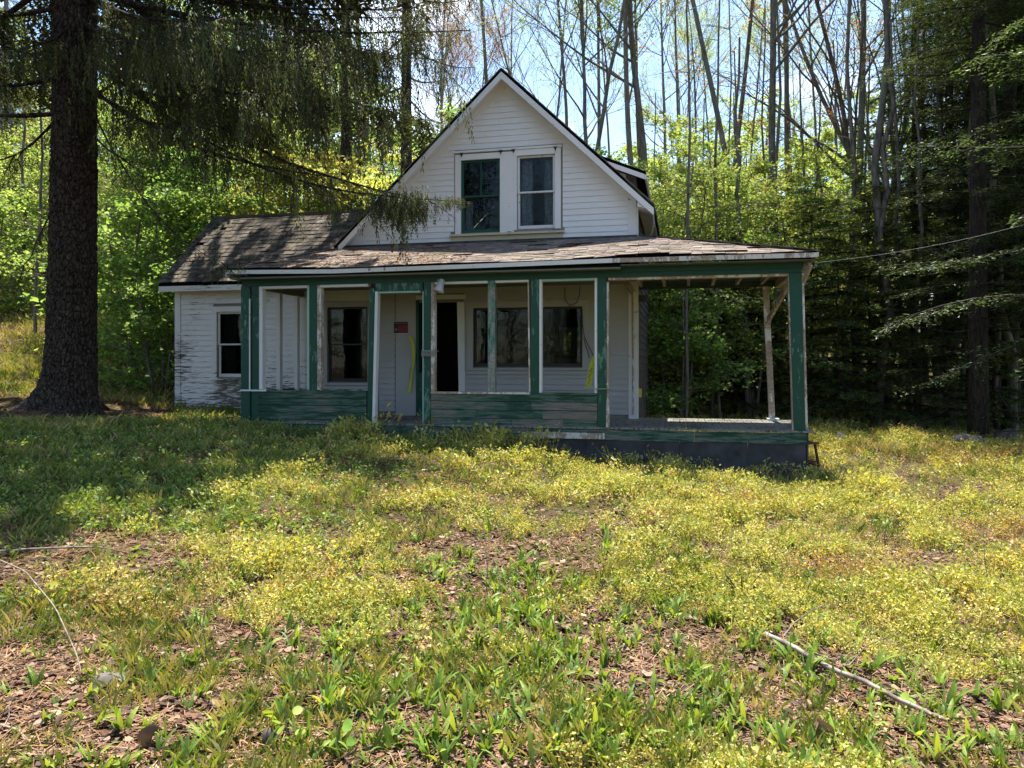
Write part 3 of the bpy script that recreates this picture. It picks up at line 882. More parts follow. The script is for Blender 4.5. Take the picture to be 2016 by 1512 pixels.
# light rope round two posts
for xa, xb, zz in ((1174, 1200, .57), (834, 860, 1.12)):
    t_ = MB(); ua, ub = U(xa), U(xb)
    t_.tube([(ua, -.085, zz), (ub, -.085, zz + .005), (ub + .005, .07, zz), (ua, .07, zz), (ua, -.085, zz)], .008, 6)
    if xa == 834:
        for kk in range(4): t_.tube([(ua - .004, -.088, zz - .018 * kk - .02), (ub, -.09, zz - .02 * kk - .012), (ub - .02, -.095, zz - .05)], .007, 5)
    o = t_.build('tied_rope', M_cablew, None)
    o.location = HO; o.rotation_euler = (0, 0, -HA)
    tag(o, 'pale rope tied round the green porch post ' + ('beside the door opening' if xa == 834 else 'at the right end of the screened bays'), 'rope')
# right hand corner post (leans), weathered edge
ur0, ur1 = U(1553), U(1577)
b = MB(); b.poly8([(ur0 + .06, FV0, .035), (ur1 + .05, FV0, .035), (ur1 + .05, FV1, .035), (ur0 + .06, FV1, .035), (ur0, FV0, BB - .001), (ur1, FV0, BB - .001), (ur1, FV1, BB - .001), (ur0, FV1, BB - .001)])
b.build('post', M_green, porch)
b = MB(); b.poly8([(ur1 + .052, FV0 + .01, .035), (ur1 + .082, FV0 + .01, .035), (ur1 + .082, FV1 + .05, .035), (ur1 + .052, FV1 + .05, .035), (ur1 + .002, FV0 + .01, BB), (ur1 + .03, FV0 + .01, BB), (ur1 + .03, FV1 + .05, BB), (ur1 + .002, FV1 + .05, BB)])
b.build('post_scab', M_trimbare, porch)
b = MB(); b.poly8([(ur0 + .04, FV0 + .02, .035), (ur0 + .058, FV0 + .02, .035), (ur0 + .058, FV1, .035), (ur0 + .04, FV1, .035), (ur0 - .018, FV0 + .02, BB), (ur0 - .002, FV0 + .02, BB), (ur0 - .002, FV1, BB), (ur0 - .018, FV1, BB)])
b.build('post_scab', M_trimbare, porch)
# rear post (tilted) with its brace
rp0, rp1 = U(1509, VW), U(1526, VW)
b = MB(); b.bar((rp0 + .10, VW + .14, .03), (rp0 + .0, VW + .14, BB + .02), .09, .09, (0, 1, 0)); b.build('rear_post', M_trimbare, porch)
b = MB(); b.bar((rp0 + .03, VW + .05, 1.62), (uZ - .08, FV1 + .10, 2.12), .04, .09); b.build('brace', M_trimbare, porch)
MB().box(rp0 + .02, rp0 + .2, VW + .02, VW + .26, .031, .06).build('post_foot', M_trim, porch)
b = MB(); b.bar((uZ + .02, .02, 2.0), (PR - .06, PE + .1, 2.24), .03, .08); b.build('brace', M_greenbare if False else M_trimbare, porch)
# studs of the left side
for vv, mt in ((.95, M_trim), (1.55, M_trim)):
    MB().box(uA + .02, uA + .09, vv, vv + .09, .0, BB - .001).build('side_stud', mt, porch)
MB().box(uA + .0, uA + .04, .052, VW - .03, .42, .50).build('side_rail', M_green, porch)
for k in range(4): MB().box(uA + .0, uA + .022, .052, VW - .03, .005 + k * .1, .098 + k * .1).build('side_board', M_greenH, porch)
# knee walls: boards and sills
def knee(x0, x1, mat, zt, hs, v0=FV0 - .015):
    z = zt; u0, u1 = U(x0), U(x1)
    for i, h in enumerate(hs):
        z2 = z - h; t1, t2 = random.uniform(-.005, .005), random.uniform(-.005, .005)
        vo = v0 + random.uniform(-.006, .006)
        b = MB(); b.poly8([(u0, vo, z2 + .009), (u1, vo, z2 + .009 + t1), (u1, v0 + .02, z2 + .009 + t1), (u0, v0 + .02, z2 + .009), (u0, vo, z), (u1, vo, z + t2 * 0), (u1, v0 + .02, z), (u0, v0 + .02, z)])
        b.build('knee_board', mat[i % len(mat)], porch)
        z = z2
knee(513.5, 724.5, [M_greenH, M_greenH, M_greenbare, M_greenH, M_greenbare], .49, (.10, .105, .11, .11, .095))
MB().box(U(513.5), U(724.5), FV0 - .03, FV1 + .02, .491, .515).build('sill', M_greenH, porch)
M_knee = paint('bare_knee_board', (.010, .050, .036), (.24, .205, .185), .455, (.7, 1, 9), 5, rough=.7, chips=(.055, .115, .09))
z_ = .485
for hk, xs_, ms_ in ((.11, (851, 1044.5, 1176.5), (M_greenH, M_greenH)), (.125, (851, 1048, 1176.5), (M_greenbare, M_knee)), (.125, (851, 940, 1070, 1176.5), (M_greenbare, M_greenH, M_knee)), (.125, (851, 1010, 1110, 1176.5), (M_greenbare, M_knee, M_greenbare))):
    for xa_, xb_, mm_ in zip(xs_[:-1], xs_[1:], ms_): knee(xa_ + .2, xb_ - .2, [mm_], z_, (hk,))
    z_ -= hk
MB().box(U(851), U(1045.5), FV0 - .03, FV1 + .02, .486, .515).build('sill', M_trimbare, porch)
MB().box(U(1063), U(1176.5), FV0 - .035, FV1 + .02, .486, .512).build('sill', M_greenH, porch)
MB().box(U(480), U(530), FV0 - .05, FV0 - .032, .50, .525).build('loose_lath', M_trim, porch)
MB().box(U(513.5), U(724.5), FV1 - .02, FV1, .03, .49).build('knee_back', M_sheath, porch)
MB().box(U(851), U(1176.5), FV1 - .02, FV1, .03, .485).build('knee_back', M_sheath, porch)
# threshold
MB().box(U(735), U(834), FV0, FV1 + .05, -.03, .02).build('threshold', M_dark, porch)
# deck
deck = empty('deck', (0, 0, 0), 0, house)
x = uA - .02; k = 0
while x < uZ + .12:
    w = .098; y1 = VW - .03 if x + w < UR + .03 else VW + .27
    if .0 > -1:
        MB().box(x, x + w - .005, -.10 + random.uniform(-.008, .008), y1, .004 + random.uniform(0, .004), .03).build('floor_board', M_floor, deck)
    x += w; k += 1
# skirt: green band and dark boards below
cuts_ = [uA, .2, 2.1, 4.3, uZ + .06]
for a, c in zip(cuts_[:-1], cuts_[1:]):
    MB().box(a + .002, c - .002, -.085, -.06, -.15, .001 + random.uniform(-.004, .0)).build('skirt_board', M_greenbare if a > 0 and a < 4 else M_greenH, deck)
x = .2
MB().box(uA, .195, -.078, -.055, -.34, -.153).build('skirt_board', M_dark, deck)
for a, c in ((.2, 1.6), (1.604, 2.8), (2.804, 4.1), (4.104, 5.0), (5.004, uZ + .05)):
    MB().box(a, c, -.076, -.054, -.62, -.152).build('skirt_board', M_dark, deck)
MB().box(uZ + .062, uZ + .085, -.07, VW + .2, -.6, .0).build('skirt_board', M_dark, deck)
MB().box(uA - .024, uA - .004, -.08, VW, -.4, .0).build('skirt_board', M_greenH, deck)
MB().box(U(1040), U(1192), -.11, -.087, -.135, -.05).build('weathered_rail', M_trimbare, deck)

# ---- things fixed to or hanging on the house
def inhouse(o):
    o.location = HO; o.rotation_euler = (0, 0, -HA); return o
# flood lamp under the beam
fl = empty('flood_lamp', HO, -HA)
tag(fl, 'grey cone-shaped flood lamp hanging under the porch beam beside the door opening', 'lamp')
uf, zf = U(868), Z(868, 572)
MB().tube([(uf - .02, -.075, BB + .03), (uf, -.10, BB - .01), (uf + .03, -.13, BB - .03)], .018, 8).build('bracket', M_lamp, fl, True)
MB().tube([(uf + .075, -.17, BB + .02), (uf + .065, -.18, BB - .03), (uf + .045, -.20, BB - .10), (uf + .03, -.21, BB - .16)], [.035, .045, .06, .085], 14, cap=False).build('lamp_shade', M_lamp, fl, True)
MB().tube([(uf + .05, -.195, BB - .08), (uf + .033, -.205, BB - .14)], [.03, .05], 10).build('bulb', plain('lamp_glass', (.25, .25, .24), .2, .5), fl, True)
# no trespassing sign: black with a red panel
su0, su1, sz0, sz1 = U(777, VW), U(804, VW), Z(790, 656, VW), Z(790, 634, VW)
sg_ = empty('warning_sign', HO, -HA)
tag(sg_, 'small black and red warning sign on the white panel left of the dark doorway', 'sign')
MB().box(su0, su1, VW - .036, VW - .031, sz0, sz1).build('sign_board', plain('sign_black', (.012, .012, .012), .5), sg_)
MB().box(su0 + .075, su1 - .008, VW - .0375, VW - .0362, sz0 + .012, sz1 - .055).build('red_panel', plain('sign_red', (.20, .02, .03), .5), sg_)
MB().box(su0 + .012, su1 - .012, VW - .0375, VW - .0362, sz1 - .030, sz1 - .020).build('grey_band', plain('sign_grey', (.2, .2, .2), .5), sg_)
MB().box(su0 + .018, su0 + .060, VW - .0375, VW - .0362, sz0 + .04, sz0 + .085).build('grey_mark', plain('sign_mark', (.16, .16, .16), .5), sg_)
MB().box(su0, su1, VW - .037, VW - .031, sz0 - .012, sz0 - .002).build('pale_edge', M_trim, sg_)
# caution tape
def tape(label, pts, wd, text=True):
    """twisted ribbon through house-frame points"""
    V = []; F = []; P = [Vector(p) for p in pts]; m = len(P)
    for i, p in enumerate(P):
        tw = .5 * math.sin(i * .9)
        sd = Vector((math.cos(tw), math.sin(tw), .1)) * wd / 2
        V += [tuple(p - sd), tuple(p + sd)]
        if i: F.append((2 * i - 2, 2 * i - 1, 2 * i + 1, 2 * i))
    b = MB(); b.v = V; b.f = F
    r_ = empty('caution_tape', HO, -HA); tag(r_, label, 'tape')
    o = b.build('ribbon', plain('tape_yellow', (.42, .45, .03), .4, .4), r_, True)
    if text:
        cu = bpy.data.curves.new('lettering', 'FONT'); cu.body = 'CAUTION'; cu.size = wd * .78; cu.extrude = .0006; cu.align_x = 'CENTER'; cu.align_y = 'CENTER'
        tmp = bpy.data.objects.new('lettering', cu); COL.objects.link(tmp)
        dg = bpy.context.evaluated_depsgraph_get()
        me = bpy.data.meshes.new_from_object(tmp.evaluated_get(dg)); bpy.data.objects.remove(tmp)
        me.materials.clear(); me.materials.append(M_black)
        a = P[m // 3]; c = P[-1]
        dvec = (P[-1] - P[m // 3]); ln = dvec.length; dvec.normalize()
        xs = -dvec; nv = Vector((0, -1, 0)); ys = nv.cross(xs).normalized(); nv = xs.cross(ys)
        mt = Matrix((xs, ys, nv)).transposed().to_4x4(); mt.translation = (a + c) / 2 + Vector((0, -.035, 0))
        L = max(v.co.x for v in me.vertices) - min(v.co.x for v in me.vertices)
        me.transform(mt @ Matrix.Diagonal((min(1.0, ln * .95 / L), 1, 1, 1)))
        o2 = bpy.data.objects.new('lettering', me); link(o2, r_)
    return r_
tu = lambda px, v: U(px, v)
pts = []
for i, (px, py) in enumerate(((806, 662), (810, 668), (813, 680), (814, 695), (814, 710), (811, 728), (809, 745), (807, 760), (805, 773))):
    pts.append((tu(px, VW - .07), VW - .07 - .01 * math.sin(i), Z(px, py, VW - .07)))
tape('yellow caution tape hanging down the white panel beside the dark doorway', pts, .06)
pts = []
for i, (px, py) in enumerate(((1171, 703), (1168, 712), (1165, 722), (1163, 735), (1160, 750), (1157, 764))):
    pts.append((tu(px, .08), .08 + .01 * math.sin(i * 1.7), Z(px, py, .08)))
tape('yellow caution tape tied to the green post at the right end of the screened porch', pts, .08)
# hanging wires in the right bay
wi = MB()
for seq in ([(1112, 566), (1112, 590), (1122, 602), (1135, 596), (1141, 580), (1142, 563)], [(1146, 610), (1147, 640), (1150, 662), (1158, 680), (1168, 700)], [(1149, 665), (1156, 690), (1160, 705)]):
    pp = [(tu(px, VW - .08), VW - .08, Z(px, py, VW - .08)) for px, py in seq]
    wi.tube(pp, .007, 5)
o = inhouse(wi.build('loose_wire', M_cable)); tag(o, 'loose looped wires hanging on the porch wall beside the triple window', 'wire')
# bracket boards at the house corner under the porch ceiling
for (p0, p1) in (((1228, 556), (1244, 580)), ((1236, 554), (1250, 574))):
    b = MB(); b.bar((U(p0[0], VW - .1), VW - .1, Z(*p0, VW - .1)), (U(p1[0], VW - .1), VW - .1, Z(*p1, VW - .1)), .03, .035, (0, 1, 0)); b.build('bracket', M_trimbare, porch)
b = MB(); b.tube([(UR - .05, VW - .045, .1), (UR - .055, VW - .045, 1.3), (UR - .06, VW - .045, 2.2)], .014, 6); b.build('conduit', M_trimbare, house)
b = MB(); b.box(UR + .035, UR + .16, VW + .02, VW + .16, 1.96, 2.06); b.build('meter_box', M_dark, house)
b = MB(); b.box(UR + .03, UR + .08, VW + .1, VW + .12, .38, .52); b.build('yellow_tag', plain('tag_yellow', (.5, .4, .1), .6), house)
# service cable from the porch corner to the woods
cpts = []
A = HW(PR - .1, PE + .1, 2.25); B_ = wpt(2110, 415, 11.0)
for i in range(25):
    t_ = i / 24; p = A.lerp(B_, t_); p.z -= .10 * 4 * t_ * (1 - t_); cpts.append(p)
o = MB().tube(cpts, .0026, 5).build('overhead_cable', M_cablew); tag(o, 'thin pale cable running from the porch corner into the dark hemlocks', 'cable')
# brown stool behind the right end of the skirt
sx, sy = wx(1586, 10.55), 10.55; sz = g1(sx, sy)
st = empty('wooden_stool', (sx, sy, sz), R(20))
tag(st, 'small brown wooden stool standing beside the dark skirt at the right end of the porch', 'stool')
hh = EYE + (720 - 870) * 10.55 / FPX - sz
MB().box(-.13, .13, -.12, .12, hh - .025, hh).build('seat', M_wood, st)
for ax in (-1, 1):
    for ay in (-1, 1):
        b = MB(); b.bar((ax * .14, ay * .12, -.02), (ax * .09, ay * .08, hh - .026), .026, .026, (0, 1, 0)); b.build('leg', M_wood, st)
    b = MB(); b.bar((ax * .12, -.10, .11), (ax * .12, .10, .11), .018, .025); b.build('stretcher', M_wood, st)
b = MB(); b.bar((-.12, -.1, .16), (.12, -.1, .16), .018, .025); b.build('stretcher', M_wood, st)

# ================================================================== vegetation
M_barkS = barkmat('spruce_bark', (.026, .019, .015), (.095, .075, .062), 9, (2.2, 2.2, 1.1), 1.0, .03, None, 21)
M_barkH = barkmat('hardwood_bark', (.07, .060, .052), (.24, .21, .185), 7, (3, 3, .5), .7, .02, (.16, .17, .12))
M_barkL = barkmat('pale_hardwood_bark', (.10, .09, .075), (.28, .25, .21), 7, (3, 3, .5), .7, .02, (.19, .21, .12))
M_barkD = barkmat('hemlock_bark', (.015, .012, .010), (.06, .048, .04), 8, (3, 3, .7), .9, .02)
M_leafY = leafmat('spring_maple_leaf', trans=.58, warm=(1.12, 1.12, .8))
M_leafO = leafmat('unfolding_orange_leaf', trans=.5)
M_needleS = leafmat('spruce_needles', trans=.28, var=.25, rough=.7, warm=(1.1, 1.1, .7))
M_needleH = leafmat('hemlock_needles', trans=.38, var=.3, rough=.45, warm=(1.2, 1.1, .6))
M_herb = leafmat('ground_herb_leaf', trans=.4, var=.0, hue=.0)
M_dry = leafmat('dry_leaf', trans=.15, var=0, hue=0, rough=.75, warm=(1.1, 1, .8))
M_twig = barkmat('dead_twig', (.12, .095, .075), (.34, .29, .25), 20, (1, 1, 1), .4, .005)
M_stick = barkmat('bleached_branch', (.10, .08, .07), (.34, .30, .275), 12, (1, 1, 1), .5, .006)

class Tubes:
    """many thin tubes gathered into one numpy mesh"""
    def __init__(s): s.V = []; s.F = []; s.n = 0
    def add(s, P, r, k=5):
        P = np.asarray(P, float); m = len(P)
        d = np.gradient(P, axis=0); d /= np.maximum(np.linalg.norm(d, axis=1, keepdims=True), 1e-9)
        ref = np.array([1., 0, 0]) if abs(d[0, 0]) < .8 else np.array([0, 1., 0])
        a = ref - d * (d @ ref)[:, None]; a /= np.maximum(np.linalg.norm(a, axis=1, keepdims=True), 1e-9)
        c = np.cross(d, a); t = np.arange(k) * 2 * PI / k
        r = np.broadcast_to(np.asarray(r, float), (m,))
        V = P[:, None] + (a[:, None] * np.cos(t)[None, :, None] + c[:, None] * np.sin(t)[None, :, None]) * r[:, None, None]
        i = np.arange(m - 1)[:, None] * k; j = np.arange(k)[None]; j2 = (j + 1) % k
        s.F.append((np.stack([i + j, i + j2, i + k + j2, i + k + j], -1).reshape(-1, 4)) + s.n)
        s.V.append(V.reshape(-1, 3)); s.n += m * k
    def obj(s, name, mat, parent=None):
        o = np_obj(name, np.concatenate(s.V), [np.concatenate(s.F)], mat, parent, smooth=True)
        if name == 'branches': o['kind'] = 'stuff'
        return o

def rotz(v, a):
    c, s_ = math.cos(a), math.sin(a); return np.array([v[0] * c - v[1] * s_, v[0] * s_ + v[1] * c, v[2]])
def unit(v): return v / max(1e-9, np.linalg.norm(v))

def frames(n, rng, flat=0.0, updir=None):
    """n random orthonormal frames (leaf axis, side, normal); flat -> normals lean upward"""
    nrm = rng.normal(size=(n, 3)); nrm /= np.linalg.norm(nrm, axis=1, keepdims=True)
    nrm = nrm * (1 - flat) + np.array([0, 0, 1.]) * flat; nrm /= np.linalg.norm(nrm, axis=1, keepdims=True)
    a = rng.normal(size=(n, 3)); a -= nrm * (a * nrm).sum(1, keepdims=True); a /= np.linalg.norm(a, axis=1, keepdims=True)
    return a, np.cross(nrm, a), nrm

def leaves_np(P, size, cols, rng, flat=.35, asp=.8, fold=.18):
    """one leaf per point: a kinked quad (base, side, tip, side)"""
    n = len(P); a, b, c = frames(n, rng, flat)
    L = size * rng.uniform(.6, 1.25, (n, 1)); Wd = L * asp * .5
    V = np.stack([P - a * L * .5, P + b * Wd - a * L * .05 + c * L * fold, P + a * L * .5, P - b * Wd - a * L * .05 + c * L * fold], 1).reshape(-1, 3)
    F = np.arange(n * 4).reshape(n, 4)
    return V, F, np.repeat(cols, 4, axis=0)

# ---- tall hardwoods with thin crowns and first leaves
def hardwood(seed, H, r0, first, nbr, leafn, leafcol, fork=None, twiggy=1.0, lsize=.07, bark=None, lmat=None, spread=.32, leaf_from=0.0):
    rng = np.random.default_rng(seed); T = Tubes(); B = Tubes(); tips = []
    def path(p, d, L, n, wob, up):
        P = [np.array(p, float)]; d = unit(np.array(d, float))
        for i in range(n):
            d = unit(d + rng.normal(0, wob, 3) + np.array([0, 0, up])); P.append(P[-1] + d * L / n)
        return np.array(P), d
    def twig(P, r, lvl, L):
        if lvl == 0:
            tips.append((P[-1], r)); return
        m = len(P); k = max(2, int((5 if lvl == 2 else 4) * twiggy * rng.uniform(.7, 1.3)))
        for q in range(k):
            t = rng.uniform(.25, 1.0); i = min(int(t * (m - 1)), m - 2); p = P[i] + (P[i + 1] - P[i]) * (t * (m - 1) - i)
            d0 = unit(P[i + 1] - P[i]); sd = rng.normal(size=3); sd -= d0 * (sd @ d0); sd = unit(sd)
            d = unit(d0 * .75 + sd * rng.uniform(.4, .8) + np.array([0, 0, .15]))
            l = L * rng.uniform(.35, .6); Q, _ = path(p, d, l, 4, .12, .06)
            rr = max(.0055, r * (1 - t * .6) * .5)
            B.add(Q, np.linspace(rr, max(.0045, rr * .4), 5), 4 if rr > .02 else 3)
            twig(Q, rr, lvl - 1, l)
            if lvl == 1:
                for z in (1, 2, 3): tips.append((Q[z], rr))
    mains = []
    P, d = path((0, 0, -.5), (rng.normal(0, .01), rng.normal(0, .01), 1), H + .5, 18, .018, .03)
    rad = r0 * .84 * (1 - .72 * (np.linspace(0, 1, 19)) ** 1.1); rad[0] *= 1.25; rad[1] *= 1.05
    if fork:
        kf = int(18 * fork); T.add(P[:kf + 1], rad[:kf + 1], 9)
        for sgn in (-1, 1):
            ax = rotz(np.array([.30 * sgn, 0, 1]), rng.uniform(-.5, .5))
            Q, _ = path(P[kf], ax, H * (1 - fork), 12, .05, .10)
            rq = np.linspace(rad[kf] * .75, .018, 13); T.add(Q, rq, 7); mains.append((Q, rq))
    else:
        T.add(P, rad, 9)
    mains.append((P if not fork else P[:int(18 * fork) + 1], rad))
    for Q, rq in mains:
        hs = [q for q in range(len(Q) - 1) if Q[q][2] > first * H]
        if not hs: continue
        for b_ in range(max(3, int(nbr * len(hs) / 14))):
            q = hs[int(rng.integers(len(hs)))]; p = Q[q] + (Q[q + 1] - Q[q]) * rng.random()
            f = p[2] / H; az = rng.uniform(0, 2 * PI); el = rng.uniform(.5, 1.05)
            d = np.array([math.cos(az) * math.cos(el), math.sin(az) * math.cos(el), math.sin(el)])
            L = H * spread * (1.15 - f * .75) * rng.uniform(.55, 1.1)
            S, _ = path(p, d, L, 7, .09, .07); rr = min(rq[q] * .5, .028 + L * .008)
            B.add(S, np.linspace(rr, .007, 8), 5); twig(S, rr, 2, L)
    root = empty('hardwood_tree')
    T.obj('trunk', bark or M_barkH, root); B.obj('branches', bark or M_barkH, root)
    tp = np.array([t[0] for t in tips]); tp = tp[tp[:, 2] > leaf_from * H]
    if leafn and len(tp):
        sel = tp[rng.integers(len(tp), size=leafn)] + rng.normal(0, .10, (leafn, 3))
        base = np.array(leafcol)[rng.integers(len(leafcol), size=leafn)] * rng.uniform(.7, 1.25, (leafn, 1))
        V, F, C = leaves_np(sel, lsize, base, rng)
        tag(np_obj('leaves', V, [F], lmat or M_leafY, root, col=C), kind='stuff')
    return root

def copy_tree(o, parent=None):
    c = o.copy(); COL.objects.link(c); c.parent = parent
    for ch in list(o.children): copy_tree(ch, c)
    return c

YG = [(.34, .42, .10), (.40, .45, .12), (.28, .39, .09), (.44, .44, .13)]
GR = [(.19, .30, .07), (.24, .35, .08), (.30, .40, .10), (.14, .23, .06)]
OR_ = [(.42, .20, .10), (.36, .22, .08), (.40, .15, .10), (.30, .25, .08)]
HT = [
 hardwood(1, 20, .15, .42, 26, 9000, YG, None, 1.0, .06),
 hardwood(2, 19, .13, .36, 24, 6500, YG, .38, 1.2, .055),
 hardwood(3, 21, .17, .45, 24, 8000, GR, None, .9, .08, M_barkL),
 hardwood(4, 18, .09, .50, 16, 4200, YG, None, 1.0, .055),
 hardwood(5, 19, .14, .30, 30, 7000, OR_, .42, 1.0, .075, None, M_leafO),
 hardwood(6, 20, .12, .55, 14, 3000, YG, None, 1.1, .055),
]
for o in HT: o.hide_render = False
_used = set()
def place(proto, x, y, rz, sc, label, cat, group=None, tilt=0.0, zoff=0.0, name=None, sz=None):
    o = proto if id(proto) not in _used else copy_tree(proto)
    _used.add(id(proto))
    o.location = (x, y, g1(x, y) - .05 + zoff)
    m = Matrix.Rotation(tilt, 4, 'Y') @ Matrix.Rotation(rz, 4, 'Z')
    o.rotation_euler = m.to_euler()
    o.scale = (sc, sc, sz or sc)
    if name and o is not proto: o.name = name
    tag(o, label, cat, group)
    if not group and 'group' in o: del o['group']
    return o
WD = 'tall hardwoods with thin spring crowns behind the house'
# (column at row 480, column at row 0, distance, template, scale, label)
hw = [
 (1118, 1106, 25, 3, 1.05, 'slim bare tree just right of the gable peak, straight trunk and wiry crown'),
 (1143, 1150, 21, 1, 1.0, 'bare tree right of the gable peak whose trunk splits into a wide fork'),
 (1165, 1172, 27, 5, .9, 'thin mottled trunk standing between the forked tree and the thick pale trunk'),
 (1252, 1222, 22, 2, .80, 'thick pale-barked tree with fine green leaves rising behind the dormer'),
 (1272, 1266, 27, 3, 1.1, 'thin dark trunk touching the thicker dark one right of the pale-barked tree'),
 (1287, 1276, 22, 0, 1.0, 'dark straight trunk just right of the pale-barked tree behind the dormer'),
 (1328, 1345, 29, 3, 1.0, 'very slim dark trunk leaning a little right above the yellow maples'),
 (1376, 1364, 32, 5, .8, 'hair-thin trunk left of the strongly leaning tree'),
 (1446, 1352, 20, 5, .95, 'strongly left-leaning dark tree that crosses behind the yellow maples'),
 (1404, 1398, 33, 3, .85, 'thin far trunk standing behind the strongly leaning tree'),
 (1434, 1482, 24, 5, 1.0, 'long dark trunk leaning right across the leaning tree'),
 (1462, 1476, 31, 3, .9, 'slender far trunk beside the right-leaning one'),
 (1514, 1490, 21, 0, 1.0, 'dark straight trunk above the middle of the open porch bay'),
 (1554, 1546, 25, 5, 1.1, 'dark twin-looking trunk left of the porch corner post'),
 (1560, 1516, 26, 3, 1.1, 'thin trunk leaning left that meets the dark trunk above the porch corner'),
 (1606, 1613, 30, 3, 1.0, 'thin reddish trunk directly above the right end of the porch roof'),
 (1712, 1560, 22, 4, 1.05, 'left-leaning tree with orange unfolding leaves right of the porch'),
 (1700, 1708, 21, 2, .85, 'thick grey trunk rising out of the hemlocks right of the porch'),
 (1716, 1712, 30, 3, 1.0, 'slim trunk hidden beside the thick grey trunk in the hemlocks'),
 (1742, 1766, 22, 4, .95, 'dark tree with sparse reddish leaves right of the thick grey trunk'),
 (1782, 1771, 30, 5, 1.0, 'thin straight trunk left of the tallest dark hemlock'),
 (1200, 1196, 38, 3, 1.1, 'far grey trunk seen between the branches above the right roof slope'),
 (1310, 1300, 40, 0, 1.0, 'distant thin crown over the yellow maples'),
 (1350, 1380, 44, 1, 1.0, 'distant forked crown over the yellow maples'),
 (1490, 1500, 42, 0, .9, 'distant bare crown behind the dark straight trunk'),
 (1585, 1580, 40, 1, .9, 'distant forked crown above the porch roof corner'),
 (1640, 1650, 38, 3, 1.1, 'distant slim trunk behind the orange-leaved tree'),
 (1060, 1052, 33, 1, 1.0, 'bare forked tree showing just behind the gable peak'),
 (1010, 1020, 40, 3, 1.1, 'far bare tree directly behind the gable peak'),
 (960, 940, 30, 5, 1.05, 'thin bare tree rising left of the gable peak'),
 (915, 930, 36, 4, .8, 'orange-leaved tree above the left roof slope'),
 (870, 860, 29, 4, .75, 'small orange-leaved tree right behind the spruce curtain'),
 (735, 730, 30, 0, 1.0, 'straight trunk seen through the hanging spruce twigs over the wing'),
 (640, 650, 34, 3, 1.0, 'slim trunk behind the wing roof'),
 (560, 548, 30, 5, 1.0, 'dark trunk over the left end of the wing roof'),
 (470, 480, 36, 0, .9, 'far trunk on the slope beyond the wing'),
 (395, 380, 33, 3, 1.0, 'slim trunk on the slope left of the wing'),
 (300, 290, 38, 0, 1.0, 'far trunk on the slope right of the great spruce'),
 (250, 262, 31, 3, .9, 'thin trunk on the slope just right of the great spruce'),
 (60, 40, 34, 0, 1.0, 'trunk on the slope left of the great spruce'),
 (20, 30, 27, 3, 1.0, 'thin trunk at the far left on the brown slope'),
 (-60, -80, 30, 1, 1.0, 'forked tree on the brown slope beyond the great spruce'),
 (1850, 1845, 34, 0, 1.0, 'far hardwood crown behind the dark hemlocks'),
 (1960, 1950, 38, 5, 1.0, 'thin hardwood far behind the dark hemlocks'),
 (2090, 2080, 30, 0, 1.0, 'hardwood at the edge of the dark hemlocks'),
]
for i, (xa, x0, Y, ti, sc, lab) in enumerate(hw):
    tl = math.atan((x0 - xa) / 480.0)
    X = wx(xa, Y); zb = g1(X, Y); h480 = EYE + (720 - 480) * Y / FPX - zb
    xb = X - math.tan(tl) * h480
    place(HT[ti], xb, Y, i * 2.1, sc, lab, 'tree', WD, tilt=tl)

# ---- understory maples: layered sprays of fresh leaves
def maple(seed, H, n, cols, lsize=.11, stems=2, wid=.42, low=.12):
    rng = np.random.default_rng(seed); B = Tubes(); tips = []
    T = Tubes()
    for s_ in range(stems):
        az = rng.uniform(0, 2 * PI); p = np.array([.15 * math.cos(az), .15 * math.sin(az), -.3]); P = [p]; d = unit(np.array([math.cos(az) * .12, math.sin(az) * .12, 1.]))
        Hs = H * rng.uniform(.8, 1.0)
        for i in range(10):
            d = unit(d + rng.normal(0, .05, 3) + np.array([0, 0, .05])); P.append(P[-1] + d * (Hs + .3) / 10)
        P = np.array(P); T.add(P, np.linspace(.02 + H * .005, .01, 11), 6)
        nb = int(18 * H / 6)
        for b_ in range(nb):
            t = low + (1 - low) * (b_ + rng.random()) / nb; i = min(int(t * 10), 9); p = P[i] + (P[i + 1] - P[i]) * (t * 10 - i)
            az = b_ * 2.4 + rng.uniform(-.4, .4); L = H * wid * (1.05 - t * .85) * rng.uniform(.6, 1.15) + .25
            d = np.array([math.cos(az), math.sin(az), .45 * rng.uniform(.2, 1.2)]); Q = [p]
            for k in range(6):
                d = unit(d + rng.normal(0, .1, 3) + np.array([0, 0, -.03])); Q.append(Q[-1] + d * L / 6)
            Q = np.array(Q); B.add(Q, np.linspace(.014, .004, 7), 4)
            for k in range(2, 7):
                w = L * .28 * (1 - .5 * abs(k - 4) / 3)
                for m_ in range(2):
                    e = Q[k] + np.array([*rng.normal(0, w, 2), rng.normal(0, .06)])
                    B.add(np.array([Q[k - 1], (Q[k - 1] + e) / 2 + [0, 0, .03], e]), [.005, .004, .003], 3); tips.append((e, w))
                tips.append((Q[k], w))
    tp = np.array([t[0] for t in tips]); tw = np.array([t[1] for t in tips])
    k = rng.integers(len(tp), size=n)
    P = tp[k] + rng.normal(0, 1, (n, 3)) * np.c_[tw[k] * .45, tw[k] * .45, np.full(n, .07)]
    cluster = rng.uniform(.7, 1.25, len(tp))[k][:, None]
    C = np.array(cols)[rng.integers(len(cols), size=n)] * cluster * rng.uniform(.8, 1.2, (n, 1))
    V, F, CC = leaves_np(P, lsize, C, rng, flat=.55, asp=.9)
    root = empty('young_maple'); T.obj('trunk', M_barkH, root); B.obj('branches', M_barkH, root); tag(np_obj('leaves', V, [F], M_leafY, root, col=CC), kind='stuff')
    return root
